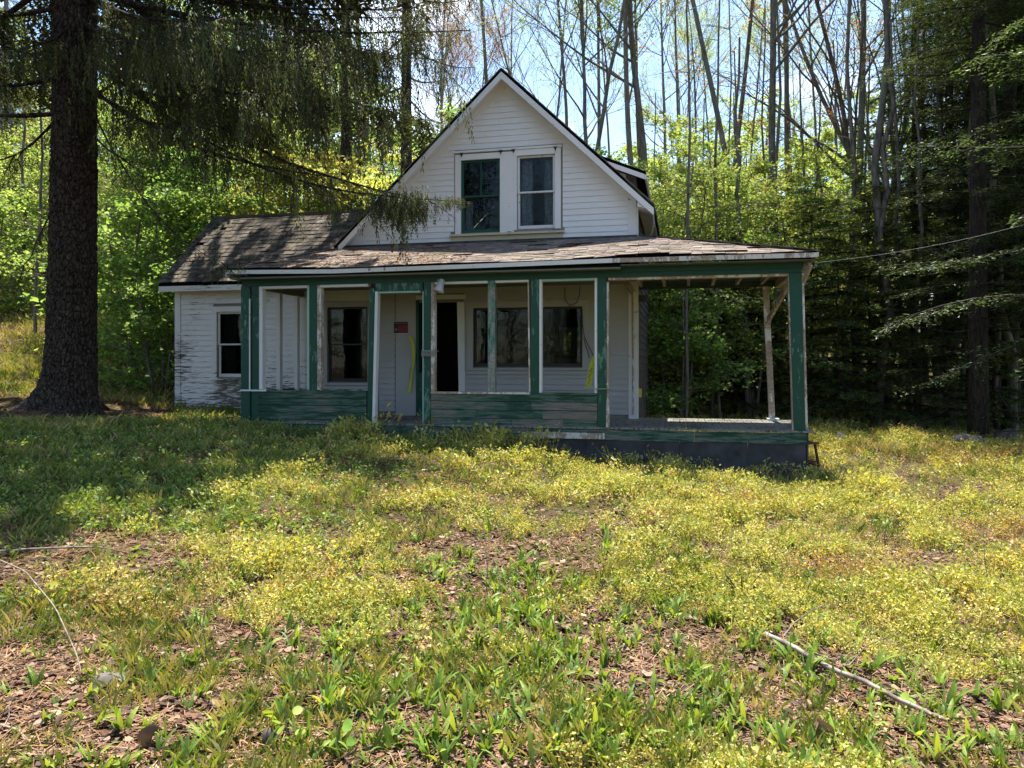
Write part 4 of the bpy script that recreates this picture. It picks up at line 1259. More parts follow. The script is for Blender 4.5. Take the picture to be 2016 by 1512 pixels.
MT = [maple(21, 7, 10500, YG, .09), maple(22, 6, 9500, GR, .09), maple(23, 8, 10500, YG + GR, .095, 3), maple(24, 5, 6500, [(.46, .44, .11), (.50, .48, .13), (.40, .43, .10)], .10, 3), maple(25, 3.2, 5200, GR, .09, 4, .5, .05), maple(26, 7.6, 4600, YG, .085, 2, .36, .42), maple(27, 4.4, 1900, YG + GR, .085, 1, .50, .22)]
MG = 'young maples in fresh yellow-green leaf'
mp_ = [
 # behind the house, right
 (1300, 19.5, 0, .9, 'yellow-green maple directly right of the dormer'), (1345, 21.5, 5, 1.0, 'bright yellow maple above the left part of the open porch roof'),
 (1400, 22, 5, 1.05, 'yellow maple at the foot of the strongly leaning tree'), (1445, 22, 3, 1.3, 'yellow maple right of the strongly leaning tree'),
 (1240, 22, 1, 1.15, 'green maple peeping over the right roof slope'), (1500, 25, 5, 1.2, 'yellow-green maple above the porch roof centre'),
 (1560, 26, 3, 1.4, 'tall yellow maple left of the orange-leaved tree'), (1620, 25, 0, 1.2, 'yellow maple above the porch roof corner'), (1680, 27, 3, 1.4, 'yellow maple behind the thick grey trunk'),
 (1190, 26, 2, 1.0, 'pale green maple behind the right rake of the gable'), (1380, 27, 2, 1.2, 'tall soft green maple behind the yellow ones'), (1470, 30, 1, 1.5, 'far green maple behind the right-leaning trunk'),
 (1330, 16.5, 4, 1.0, 'low green maple seen through the open porch bay'), (1420, 17, 6, 1.0, 'thin leafy maple filling the top of the open porch bay'), (1365, 17.2, 6, .9, 'small green maple in the middle of the open porch bay'), (1480, 18, 6, 1.1, 'thin maple seen beside the rear porch post'), (1310, 20, 1, .8, 'small maple close to the side wall of the house'),
 (1325, 17.5, 5, .95, 'airy yellow maple close behind the porch roof beside the dormer'), (1405, 18.6, 5, 1.0, 'airy yellow maple close behind the middle of the open porch roof'), (1485, 18.2, 5, .92, 'airy yellow-green maple close behind the right part of the porch roof'), (1570, 19.2, 5, 1.0, 'airy yellow maple close behind the porch roof corner'), (1640, 20.5, 5, .9, 'yellow maple standing before the young hemlocks right of the porch'), (1150, 21, 4, 1.3, 'leafy maple seen through the back window of the house'), (1215, 24, 3, 1.4, 'yellow maple just above the dormer roof'), (1540, 29, 1, 1.2, 'green maple deep in the woods behind the porch post'),
 # left of and behind the wing
 (330, 18.5, 1, .95, 'green maple touching the left end of the wing roof'), (280, 17, 4, 1.35, 'bushy green maple between the great spruce and the wing'), (240, 19.5, 2, .75, 'green maple just right of the great spruce trunk'),
 (310, 15.6, 4, .95, 'low leafy bush at the left corner of the wing'), (380, 21, 2, .95, 'maple rising over the left end of the wing roof'), (450, 18.6, 1, 1.0, 'green maple behind the wing roof'),
 (525, 19.0, 0, .9, 'yellow-green maple behind the middle of the wing roof'), (600, 18.4, 3, 1.15, 'green maple behind the wing ridge'), (668, 18.6, 1, .9, 'tall green maple where the wing meets the gable'),
 (730, 19.5, 3, 1.2, 'yellow maple at the foot of the left roof slope'), (790, 23, 1, 1.3, 'green maple over the left roof slope'), (860, 27, 3, 1.5, 'yellow maple showing over the left rake'),
 (430, 27, 2, 1.2, 'larger maple on the slope beyond the wing'), (560, 28, 0, 1.3, 'yellow maple on the slope beyond the wing'), (680, 29, 2, 1.3, 'maple on the slope behind the hanging spruce twigs'),
 (200, 24, 0, 1.0, 'yellow-green maple on the slope behind the great spruce'), (300, 27, 3, 1.3, 'yellow maple high on the slope'), (120, 27, 2, .9, 'maple on the slope hidden by the great spruce'),
 (60, 25, 1, .8, 'green maple left of the great spruce'), (10, 23, 0, .75, 'yellow-green maple at the top of the left lawn'), (-40, 21, 4, 1.2, 'leafy bush at the left end of the lawn'),
 (80, 30, 3, 1.2, 'yellow maple on the brown slope left of the great spruce'), (0, 33, 0, 1.2, 'far yellow-green maple on the brown slope'), (240, 34, 2, 1.1, 'far maple high on the slope right of the spruce'), (370, 35, 0, 1.4, 'far yellow-green maple above the wing'),
 (500, 37, 2, 1.5, 'far green maple above the wing'), (620, 38, 0, 1.6, 'far yellow-green maple behind the hanging spruce twigs'), (760, 36, 1, 1.6, 'far green maple left of the gable'), (900, 36, 0, 1.4, 'far maple behind the left rake'),
 (1140, 34, 2, 1.2, 'far maple behind the right rake'), (1290, 36, 0, 1.4, 'far yellow-green maple over the dormer'), (1420, 38, 2, 1.5, 'far green maple behind the leaning tree'), (1600, 37, 0, 1.5, 'far yellow-green maple behind the orange-leaved tree'), (1760, 36, 2, 1.5, 'far green maple behind the hemlocks'), (1900, 30, 1, 1.5, 'green maple glimpsed between the dark hemlocks'), (2010, 26, 2, 1.2, 'green maple behind the hemlocks at the right'),
]
for i, (px, Y, ti, sc, lab) in enumerate(mp_):
    place(MT[ti], wx(px, Y), Y, i * 1.7, sc, lab, 'tree', MG)

# ---- hemlocks: flat dark sprays on nearly level limbs
def hemlock(seed, H, first, reach, nl, r0, dens=1.0, dead=6, lf=.028, col=((.080, .135, .045), (.110, .165, .055), (.060, .095, .042))):
    rng = np.random.default_rng(seed); T = Tubes(); B = Tubes(); V = []; C = []
    P = np.array([[rng.normal(0, .02) * i / 4, rng.normal(0, .02) * i / 4, -.4 + (H + .4) * i / 14] for i in range(15)]); T.add(P, r0 * (1 - .93 * np.linspace(0, 1, 15)), 9)
    pts = []; dirs = []
    for b_ in range(nl):
        f = first + (1 - first) * (b_ + rng.random()) / nl; z = f * H; az = b_ * 2.399 + rng.uniform(-.3, .3)
        L = reach * (1.02 - f) ** .75 * rng.uniform(.65, 1.1) + .2; d = np.array([math.cos(az), math.sin(az), .12]); Q = [np.array([0, 0, z])]
        for k in range(7):
            d = unit(d + rng.normal(0, .07, 3) + np.array([0, 0, -.055])); Q.append(Q[-1] + d * L / 7)
        Q = np.array(Q); B.add(Q, np.linspace(.028 * (1.1 - f) + .006, .005, 8), 4)
        for k in range(1, 8):
            for s_ in (-1, 1):
                for q in range(2):
                    dd = unit(Q[k] - Q[k - 1]); sd = rotz(dd, s_ * rng.uniform(.7, 1.25)); l = L * .34 * (1.15 - k / 8) * rng.uniform(.6, 1.2) + .10
                    base = Q[k] - (Q[k] - Q[k - 1]) * rng.random(); e = base + sd * l + np.array([0, 0, -.12 * l])
                    B.add(np.array([base, e]), [.006, .003], 3)
                    m_ = max(3, int(l / .09 * dens))
                    for t in np.linspace(.1, 1.05, m_):
                        p = base + (e - base) * t; pts.append(p); dirs.append(sd)
    pts = np.array(pts); dirs = np.array(dirs); n = len(pts)
    # each spray point carries four slim leaflets lying nearly flat
    shade = (.75 + .5 * rng.random((n, 1)))
    cc = np.array(col)[rng.integers(len(col), size=n)] * shade
    for q in range(4):
        ang = rng.uniform(.3, 1.2, n) * (1 if q % 2 else -1); c, s_ = np.cos(ang), np.sin(ang)
        a = np.c_[dirs[:, 0] * c - dirs[:, 1] * s_, dirs[:, 0] * s_ + dirs[:, 1] * c, rng.normal(-.15, .22, n)]
        a /= np.linalg.norm(a, axis=1, keepdims=True); b = np.cross(a, [0, 0, 1.]) + rng.normal(0, .35, (n, 3)) * [0, 0, 1]
        L = lf * 2.6 * rng.uniform(.5, 1.3, (n, 1)); Wd = lf * .34
        p = pts + rng.normal(0, .03, (n, 3))
        V.append(np.stack([p, p + a * L * .5 + b * Wd, p + a * L, p + a * L * .5 - b * Wd], 1).reshape(-1, 3)); C.append(np.repeat(cc, 4, axis=0))
    for k in range(dead):
        z = H * first * rng.uniform(.25, 1); az = rng.uniform(0, 2 * PI); l = rng.uniform(.5, 1.6); d = np.array([math.cos(az), math.sin(az), -.1])
        B.add(np.array([[0, 0, z], np.array([0, 0, z]) + d * l * .5, np.array([0, 0, z - .12]) + d * l + rng.normal(0, .1, 3)]), [.014, .009, .004], 4)
    V = np.concatenate(V); C = np.concatenate(C); F = np.arange(len(V)).reshape(-1, 4)
    root = empty('hemlock'); T.obj('trunk', M_barkD, root); B.obj('branches', M_barkD, root); tag(np_obj('foliage', V, [F], M_needleH, root, col=C), kind='stuff')
    return root
HM = [hemlock(31, 17, .16, 3.6, 95, .19, 1.35, 6, .027), hemlock(32, 14, .10, 3.0, 80, .13, 1.3), hemlock(33, 5, .05, 1.7, 44, .05, 1.5, 0, .026, ((.13, .20, .05), (.17, .25, .06), (.09, .15, .045))), hemlock(34, 19, .36, 2.5, 84, .19, 1.5, 26, .024)]
HG = 'dark hemlocks at the right edge of the clearing'
hm_ = [
 (1925, 14.5, 3, 1.0, 'tall dark hemlock with a straight bare trunk, nearest at the right'), (1990, 16, 0, 1.0, 'dark hemlock at the far right behind the nearest one'), (2090, 14, 0, 1.05, 'dark hemlock filling the far right edge'),
 (1800, 20, 0, .68, 'dense hemlock in the middle of the dark woods'), (1740, 19, 1, .62, 'dense hemlock left of the middle of the dark woods'),
 (1680, 20, 1, .50, 'hemlock with light green edges right of the porch post'), (1850, 24, 0, .9, 'tall hemlock behind the middle of the dark woods'),
 (1950, 22, 3, 1.1, 'tall hemlock behind the nearest trunk'), (2040, 20, 1, 1.2, 'hemlock behind the far right one'),
 (1650, 16.5, 2, 1.0, 'young hemlock right of the porch corner post'), (1710, 17.5, 2, 1.15, 'young hemlock standing before the dark woods'), (1770, 16.8, 2, .9, 'small young hemlock between dark trunks'), (1600, 17.5, 2, 1.1, 'young hemlock right behind the porch corner post'),
 (1300, 17.5, 2, .8, 'young hemlock low in the open porch bay beside the house'), (1352, 19, 2, 1.0, 'young hemlock in the left half of the open porch bay'), (1405, 20, 2, 1.0, 'young hemlock at the centre of the open porch bay'), (1448, 18.5, 2, .9, 'young hemlock in the right half of the open porch bay'), (1495, 20, 2, 1.15, 'young hemlock beside the rear porch post'), 
 (1872, 18.5, 0, .9, 'dark hemlock left of the nearest tall trunk'), (1955, 18.5, 0, 1.0, 'dense dark hemlock right of the nearest tall trunk'), (2010, 17.5, 1, 1.15, 'dense dark hemlock at the right edge of the wood'), (1905, 20.5, 1, 1.2, 'hemlock closing the gap behind the nearest trunk'), (1985, 24, 0, 1.2, 'tall hemlock far behind at the right edge'), (1820, 22.5, 1, 1.0, 'hemlock closing the gap in the middle of the dark woods'), (2060, 16.5, 0, 1.0, 'dark hemlock just beyond the right edge'), (1865, 15.8, 2, .9, 'young hemlock under the nearest tall trunk'), (1960, 15.2, 2, 1.0, 'young hemlock right of the nearest tall trunk'), (2180, 11.5, 1, 1.1, 'hemlock beside the clearing at the right'), (2150, 17, 3, 1.0, 'bare-trunked hemlock beyond the right edge'),
 (10, 29, 1, .8, 'hemlock on the brown slope at the left'),
]
for i, (px, Y, ti, sc, lab) in enumerate(hm_):
    place(HM[ti], wx(px, Y), Y, i * 1.3, sc, lab, 'tree', HG if px > 1200 else 'hemlocks on the left slope')

# ---- thin pole saplings in the dark woods
def pole(seed, H):
    rng = np.random.default_rng(seed); T = Tubes(); B = Tubes()
    P = np.cumsum(np.r_[[[0, 0, -.3]], np.c_[rng.normal(0, .05, (10, 2)), np.full(10, (H + .3) / 10)]], 0); T.add(P, np.linspace(.05, .015, 11), 6)
    for k in range(14):
        i = int(rng.integers(3, 10)); az = rng.uniform(0, 2 * PI); l = rng.uniform(.4, 1.2)
        e = P[i] + np.array([math.cos(az) * l, math.sin(az) * l, rng.uniform(-.1, .4)]); B.add(np.array([P[i], (P[i] + e) / 2 + [0, 0, .04], e]), [.010, .007, .003], 3)
    root = empty('pole_tree'); T.obj('trunk', M_barkH, root); B.obj('branches', M_barkH, root); return root
PT = [pole(41, 9), pole(42, 11), pole(43, 8)]
pl_ = [(1300, 22, .8), (1349, 15.5, .8), (1405, 17.5, 1.2), (1430, 22, 1.2), (1442, 19, .8), (1461, 20, 1.3), (1480, 18, 1.7), (1497, 23, 1.2), (1375, 25, 1.1), (1326, 27, 1.4), (1540, 20, 1.4), (1595, 21, 1.3), (1628, 23, 1.5), (1664, 18, 1.6), (1690, 21, 1.2), (1725, 16.8, 2.2), (1752, 17.2, 2.6), (1790, 18, 1.6), (1815, 17, 1.2), (1842, 18.5, 2.0), (1872, 16.4, 2.4), (1892, 19, 1.6), (1958, 17, 1.8), (1996, 15.6, 2.2), (1580, 26, 1.6), (1645, 27, 2.0), (1775, 24, 2.2), (1905, 24, 2.0), (1975, 23, 1.8),
       (232, 21, 1.0), (268, 25, 1.2), (345, 26, 1.3), (70, 19, .9), (38, 22, 1.2), (12, 26, 1.4), (595, 21, 2.0), (705, 25, 1.5), (505, 25, 1.4), (420, 23, 1.1)]
for i, (px, Y, th) in enumerate(pl_):
    if px > 1200: nm, gp = ('slim dark pole-like tree standing in the shaded woods', 'thin dark trunks in the shaded woods')
    else: nm, gp = ('slim dark pole-like tree standing on the leafy slope', 'thin dark trunks on the leafy slope')
    ORD = ['first', 'second', 'third', 'fourth', 'fifth', 'sixth', 'seventh', 'eighth', 'ninth', 'tenth', 'eleventh', 'twelfth', 'thirteenth', 'fourteenth', 'fifteenth', 'sixteenth', 'seventeenth', 'eighteenth', 'nineteenth', 'twentieth']
    lo_, hi_, wh = (1290, 1545, 'from the house wall seen through the open porch bay') if 1290 < px < 1545 else ((1546, 2100, 'rightward from the porch corner post') if px > 1500 else ((0, 110, 'from the picture edge left of the great spruce') if px < 110 else (111, 1200, 'rightward from the great spruce on the leafy slope')))
    rk = sorted(q[0] for q in pl_ if lo_ <= q[0] <= hi_).index(px)
    nm = ('thin' if th < 1.25 else 'stout' if th > 1.9 else 'slim') + ' dark pole-like trunk, ' + ORD[rk] + ' ' + wh
    o = place(PT[i % 3], wx(px, Y), Y, i * 1.1, 1.0, nm, 'tree', gp)
    o.scale = (th, th, 1.0 + .1 * (i % 3))
    for ch in o.children:
        if ch.name.startswith('branches'): ch.scale = (1 / th, 1 / th, 1)

# ---- spruces: drooping limbs hung with curtains of twigs
def strand_tpl(rng, n=10, L=1.0):
    """unit strand hanging down z 0..-1 with needle tufts"""
    V = []; F = []
    for i in range(n):
        t = i / n
        for s_ in (0, 1):
            az = i * 2.4 + s_ * PI + rng.uniform(-.4, .4); o = np.array([math.cos(az), math.sin(az), 0])
            p = np.array([0, 0, -t]); q = p + o * .058 * (1.1 - t * .6) + np.array([0, 0, -.085]); sd = np.array([-o[1], o[0], 0]) * .014
            b = len(V); V += [p + [0, 0, .03], p + o * .03 + sd + [0, 0, -.03], q, p + o * .03 - sd + [0, 0, -.03]]; F.append((b, b + 1, b + 2, b + 3))
    return np.array(V), np.array(F)
_STR = [strand_tpl(np.random.default_rng(s_)) for s_ in (1, 2, 3)]
def strands(P, L, rng, cols, sway=.12, fat=1.0):
    n = len(P); VV = []; FF = []; CC = []; off = 0
    which = rng.integers(3, size=n)
    for w in range(3):
        sel = which == w; m = int(sel.sum())
        if not m: continue
        Vt, Ft = _STR[w]; az = rng.uniform(0, 2 * PI, m); c, s_ = np.cos(az), np.sin(az); l = L[sel]
        wd = (.45 + .55 * l) * fat
        X = Vt[None, :, 0] * c[:, None] - Vt[None, :, 1] * s_[:, None]; Y = Vt[None, :, 0] * s_[:, None] + Vt[None, :, 1] * c[:, None]
        sw = rng.normal(0, sway, (m, 2)) * l[:, None]
        z = Vt[None, :, 2] * l[:, None]; tt = np.maximum(-Vt[None, :, 2], 0)
        X = X * wd[:, None] + sw[:, 0:1] * tt ** 1.5; Y = Y * wd[:, None] + sw[:, 1:2] * tt ** 1.5
        v = np.stack([X, Y, z], -1) + P[sel][:, None]
        VV.append(v.reshape(-1, 3)); FF.append((Ft[None] + (np.arange(m) * len(Vt))[:, None, None]).reshape(-1, 4) + off); off += m * len(Vt)
        cc = np.array(cols)[rng.integers(len(cols), size=m)] * rng.uniform(.6, 1.3, (m, 1)); CC.append(np.repeat(cc, len(Vt), axis=0))
    return np.concatenate(VV), np.concatenate(FF), np.concatenate(CC)

def spruce_limb(B, pts, a, b, rng, droop, r, hang, dens, up=.5):
    """limb from a to b (numpy) sagging by droop; adds bark tubes to B and hanging points to pts"""
    n = 12; t = np.linspace(0, 1, n + 1)
    P = a + (b - a) * t[:, None]; P[:, 2] -= droop * (np.sin(t * PI) * .6 + 0) ; P[:, :2] += np.cumsum(rng.normal(0, .035, (n + 1, 2)), 0) * t[:, None]
    L = np.linalg.norm(b - a); B.add(P, r * (1 - .85 * t), 6)
    d = unit(b - a); side = np.array([-d[1], d[0], 0]); side = unit(side)
    for k in range(int(L * 9 * dens)):
        tt = rng.uniform(.16, 1.0) ** .8; i = min(int(tt * n), n - 1); p = P[i] + (P[i + 1] - P[i]) * (tt * n - i)
        s_ = rng.choice((-1, 1)); l = (.25 + 1.0 * (1 - abs(tt - .55))) * rng.uniform(.3, 1.0) * min(1, L / 4)
        e = p + (side * s_ * .8 + d * .6) * l + np.array([0, 0, rng.uniform(-.35, .05) * l]); m = max(2, int(l / .12))
        Q = p + (e - p) * np.linspace(0, 1, 5)[:, None]; Q[:, 2] -= np.linspace(0, 1, 5) ** 2 * .12 * l; B.add(Q, np.linspace(.010, .004, 5), 3)
        for u in np.linspace(.1, 1, m + 1):
            q = p + (e - p) * u; q[2] -= u * u * .12 * l; pts.append((*q, hang * rng.uniform(.35, 1.25)))
    for u in np.linspace(.25, 1, int(L * 9)):
        i = min(int(u * n), n - 1); q = P[i] + (P[i + 1] - P[i]) * (u * n - i); pts.append((*q, hang * rng.uniform(.3, 1.0)))
SPC = [(.070, .092, .034), (.050, .066, .030), (.120, .145, .048), (.070, .066, .036)]

def big_spruce():
    rng = np.random.default_rng(77)
    X0, Y0 = wx(140, 12.5), 12.5; z0 = g1(X0, Y0)
    root = empty('norway_spruce', (X0, Y0, z0)); tag(root, 'great old spruce with thick rough trunk and drooping limbs left of the house', 'tree')
    # trunk with plated bark relief and flared roots
    na, nh = 100, 320; H = 21.0
    h = np.concatenate([np.linspace(-.25, 7.2, 280), np.linspace(7.3, H, nh - 280)]); a = np.linspace(0, 2 * PI, na, endpoint=False)
    A, Hh = np.meshgrid(a, h)
    r = .335 * (1 - Hh / H) ** .55 * (1 - .02 * Hh * 0) + .02
    flare = np.exp(-np.maximum(Hh, -.1) / .42); lob = 1 + .30 * np.cos(5 * A + .6) + .30 * np.cos(3 * A + 2.0)
    r = r + flare * .12 * lob * (1 + .5 * np.cos(A - PI)) + np.exp(-np.maximum(Hh, -.1) / .16) * .15 * np.maximum(0, lob) * (1 + .5 * np.cos(A - PI))
    pl1 = fbm(A * 6.2 + 20 + .0 * Hh, Hh * 9, 1.4, 3, 3); cell = np.abs(vn(A * 12, Hh * 15, 1.0, 8) - .5) * 2
    r = r + (pl1 - .5) * .05 + np.minimum(cell, .5) * .045
    # wrap seam blending
    w = np.clip((A - (2 * PI - .5)) / .5, 0, 1); r = r * (1 - w) + r[:, :1] * w
    lean = -.0 * Hh
    V = np.c_[(r * np.cos(A) + .012 * Hh).ravel(), (r * np.sin(A)).ravel(), Hh.ravel()]
    i = np.arange(nh - 1)[:, None] * na; j = np.arange(na)[None]; j2 = (j + 1) % na
    F = np.stack([i + j, i + j2, i + na + j2, i + na + j], -1).reshape(-1, 4)
    np_obj('trunk', V, [F], M_barkS, root, smooth=True)
    B = Tubes(); pts = []
    O = np.array([X0, Y0, z0])
    def L_(px, py, Y): return np.array(wpt(px, py, Y)) - O
    # limbs read off the photograph: (start height, tip, droop, radius, hang, density)
    vis = [
     (6.3, L_(470, 325, 11.6), .35, .060, .45, 1.0), (5.4, L_(690, 345, 11.0), .55, .040, .55, .5), (6.6, L_(830, 385, 10.6), 1.0, .050, .60, .6), (6.0, L_(905, 398, 10.4), 1.2, .035, .13, .35),
     (6.9, L_(930, 70, 10.8), .4, .045, .45, 1.0), (7.4, L_(985, -20, 11.0), .15, .040, .34, 1.0), (6.6, L_(700, 130, 11.2), .5, .05, .65, 1.4), (6.2, L_(600, 180, 10.4), .6, .045, .65, 1.4), (6.9, L_(560, 60, 10.2), .5, .045, .65, 1.4),
     (5.9, L_(430, 190, 10.8), .5, .045, .60, 1.4), (5.6, L_(380, 250, 10.0), .5, .04, .55, 1.2), (6.5, L_(330, 80, 9.6), .4, .045, .6, 1.4), (6.9, L_(450, 30, 9.2), .4, .04, .6, 1.4),
     (6.8, L_(800, 150, 12.2), .4, .04, .9, 1.0), (7.0, L_(880, 120, 11.6), .4, .035, .8, 1.0), (7.3, L_(760, 40, 12.4), .4, .04, .8, 1.3), (7.3, L_(860, 30, 11.4), .4, .04, .6, 1.2), (6.8, L_(620, 120, 12.2), .4, .04, .9, 1.0),
     (4.9, L_(-160, 215, 12.3), .15, .05, .4, .4), (5.6, L_(-100, 150, 11.2), .4, .04, .5, 1.0), (6.0, L_(-60, 60, 11.6), .4, .04, .5, 1.1), (6.4, L_(30, 60, 10.4), .4, .035, .5, 1.0), (6.7, L_(-120, 20, 12.8), .3, .04, .5, 1.1), (5.2, L_(-40, 330, 11.8), .5, .03, .45, .8), (4.4, L_(45, 560, 11.6), .3, .022, .2, .2),
     (5.1, L_(250, 140, 13.2), .2, .05, .35, .5), (4.9, L_(285, 330, 12.0), .3, .024, .35, .6), (6.3, L_(500, 250, 13.4), .5, .04, .5, 1.1),
     (6.4, L_(650, 80, 9.6), .5, .04, .65, 1.3), (6.4, L_(500, 215, 11.0), .5, .035, .8, .9), (6.3, L_(760, 240, 11.4), .5, .03, .85, .8), (5.5, L_(450, 520, 11.2), 1.0, .018, .18, .16),
    ]
    for (hz, tip, dr_, rr, hg, dn) in vis:
        spruce_limb(B, pts, np.array([.012 * hz, 0, hz]), tip, rng, dr_, rr, hg, dn * (.66 if tip[0] < 3.0 else .34))
    up_ = []
    n = 62
    for k in range(n):
        f = k / n; hz = 7.2 + f * 13.2; az = k * 2.399 + .4; Lr = 5.6 * (1 - f) ** .75 + .5
        tip = np.array([math.cos(az) * Lr, math.sin(az) * Lr, hz - .5 - 1.2 * (1 - f)])
        spruce_limb(B, up_, np.array([.012 * hz, 0, hz]), tip, rng, .5 * (1 - f) + .1, .045 * (1 - f) + .012, .6, .46)
    # lit tufts at the end of the longest limb, in front of the left rake
    for (cx, cy, Yc, sx_, sy_, m_, hg) in ((800, 392, 10.6, 24, 13, 250, .34), (750, 388, 10.7, 20, 12, 130, .26), (888, 394, 10.4, 12, 4, 60, .12), (440, 530, 11.3, 24, 9, 60, .13), (350, 490, 11.4, 30, 12, 60, .16)):
        for q in range(m_):
            p_ = L_(cx + rng.normal(0, sx_), cy + rng.normal(0, sy_), Yc + rng.normal(0, .18)); pts.append((*p_, hg * rng.uniform(.5, 1.2)))
    pts = np.array(pts); print('great spruce strands', len(pts))
    B.obj('branches', M_barkS, root)
    V, F, C = strands(pts[:, :3], pts[:, 3], rng, SPC, fat=.95)
    up_ = np.array(up_); V2, F2, C2 = strands(up_[:, :3], up_[:, 3], rng, SPC, fat=3.2)  # upper crown above the view, strands fattened to deepen the lawn shade
    V = np.concatenate([V, V2]); F = np.concatenate([F, F2 + (len(V) - len(V2))]); C = np.concatenate([C, C2])
    tag(np_obj('foliage', V, [F], M_needleS, root, col=C), kind='stuff')
big_spruce()

def bg_spruce(seed=5, H=18, reach=2.7, nl=46, r0=.20, first=.36):
    rng = np.random.default_rng(seed); T = Tubes(); B = Tubes(); pts = []
    P = np.array([[0, 0, -.4 + (H + .4) * i / 14] for i in range(15)]); T.add(P, r0 * (1 - .9 * np.linspace(0, 1, 15)), 10)
    for k in range(nl):
        f = first + (1 - first) * k / nl; az = k * 2.399; Lr = reach * (1.05 - f) ** .7 * rng.uniform(.7, 1.1)
        spruce_limb(B, pts, np.array([0, 0, f * H]), np.array([math.cos(az) * Lr, math.sin(az) * Lr, f * H - .35 * Lr * (1 - f)]), rng, .3, .03, .5, .27)
    pts = np.array(pts); print('far spruce strands', len(pts))
    root = empty('norway_spruce'); T.obj('trunk', M_barkS, root); B.obj('branches', M_barkS, root)
    V, F, C = strands(pts[:, :3], pts[:, 3], rng, SPC, fat=1.1); tag(np_obj('foliage', V, [F], M_needleS, root, col=C), kind='stuff')
    return root
bs_ = bg_spruce()
for i, (px, Y, sc, lab) in enumerate([(800, 17.8, .95, 'dark spruce behind the left roof slope of the gable'), (682, 19.5, 1.0, 'dark spruce behind the wing, left of its twin'), (-260, 17.5, 1.0, 'spruce beyond the left edge of the lawn')]):
    place(bs_, wx(px, Y), Y, i * 1.9, sc, lab, 'tree', 'spruces behind the wing')

# ---- trees on the other side of the clearing, behind the viewer (unseen; mirrored in the panes and blocking sky light)
for i, (x, y, pr_, sc, lab) in enumerate([(-9, -16, HT[0], 1.0, 'hardwood across the clearing, opposite the wing'), (-4, -18, HT[2], .9, 'pale-barked hardwood across the clearing'), (1, -15, HT[1], 1.0, 'forked hardwood across the clearing, opposite the door'),
        (5, -17, MT[2], 1.4, 'maple across the clearing, opposite the porch'), (9, -15, HT[4], 1.0, 'orange-leaved hardwood across the clearing'), (-6, -13, MT[0], 1.2, 'yellow-green maple across the clearing'), (-13, -14, HM[0], .8, 'hemlock across the clearing at the left end'),
        (3, -20, HM[0], .9, 'hemlock across the clearing, opposite the gable'), (12, -20, HM[1], 1.0, 'hemlock across the clearing at the right end'), (-2, -22, HM[1], 1.1, 'hemlock across the clearing behind the hardwoods'), (7, -24, HM[0], 1.0, 'hemlock far across the clearing'), (-9, -23, HM[0], 1.0, 'hemlock far across the clearing, opposite the spruce')]):
    place(pr_, x, y, i, sc, lab, 'tree', 'trees across the clearing behind the viewer')
k_ = 0
for y in (-17, -22):  # unseen hemlock rows added to cut sky light on the house front
    for x in range(-24, 28, 4):
        k_ += 1
        place(HM[(0, 1, 0, 3)[k_ % 4]], x + 1.3 * math.sin(k_ * 2.1), y + 1.1 * math.cos(k_ * 1.7), k_, .95 + .2 * math.sin(k_), 'unseen hemlock added across the clearing to block sky light', 'tree', 'unseen trees added behind the viewer to block sky light')
for k_, (x, y) in enumerate([(-15, -6), (-16, -1), (-17, 4), (-16.5, 9), (15, -6), (16, -1), (15.5, 4), (16, 9), (-20, 1), (20, 3), (20, -5), (-21, -7)]):  # unseen side hemlocks added to lower the ambient sky light
    place(HM[(0, 1, 3)[k_ % 3]], x, y, k_, 1.0, 'unseen hemlock added beside the viewer to block sky light', 'tree', 'unseen trees added at both sides of the viewer')

# ================================================================== ground cover
def gp(px, py):
    """ground point seen at a photo pixel"""
    lo, hi = 2.2, 40.0
    Y = np.linspace(lo, hi, 400); x = (px - 1008) / FPX * Y; z = EYE + (720 - py) / FPX * Y
    g = gh(x, Y); k = int(np.argmax(z < g)); a = k and (z[k - 1] - g[k - 1]) / max(1e-6, (z[k - 1] - g[k - 1]) - (z[k] - g[k]))
    yy = Y[k - 1] + (Y[k] - Y[k - 1]) * a if k else Y[0]
    xx = (px - 1008) / FPX * yy
    return Vector((xx, yy, g1(xx, yy)))
def sample(n, y0, y1, rng, pw=1.0, margin=.74, clear=True):
    """ground points inside (and somewhat beside) the view, denser near the viewer"""
    u = rng.random(n)
    if pw == 1: Y = y0 * (y1 / y0) ** u
    elif pw == 0: Y = np.sqrt(y0 ** 2 + u * (y1 ** 2 - y0 ** 2))
    else: Y = y0 + (y1 - y0) * u
    X = (rng.random(n) * 2 - 1) * (margin * Y + .5)
    # not inside the house
    rx, ry = X - HO.x, Y - HO.y
    uu = rx * math.cos(HA) - ry * math.sin(HA); vv = rx * math.sin(HA) + ry * math.cos(HA)
    ok = ~((uu > -2.72) & (uu < 5.78) & (vv > -.09) & (vv < 2.1) | (uu > UL) & (uu < UR) & (vv > VW - .03) & (vv < VB))
    ok &= (X - wx(140, 12.5)) ** 2 + (Y - 12.5) ** 2 > (1.7 if clear else .4) ** 2
    ok &= ~((X > 4.6) & (X < 5.9) & (Y > 8.6) & (Y < 11.5) & (rng.random(n) < .8)) | (not clear)
    return X[ok], Y[ok]
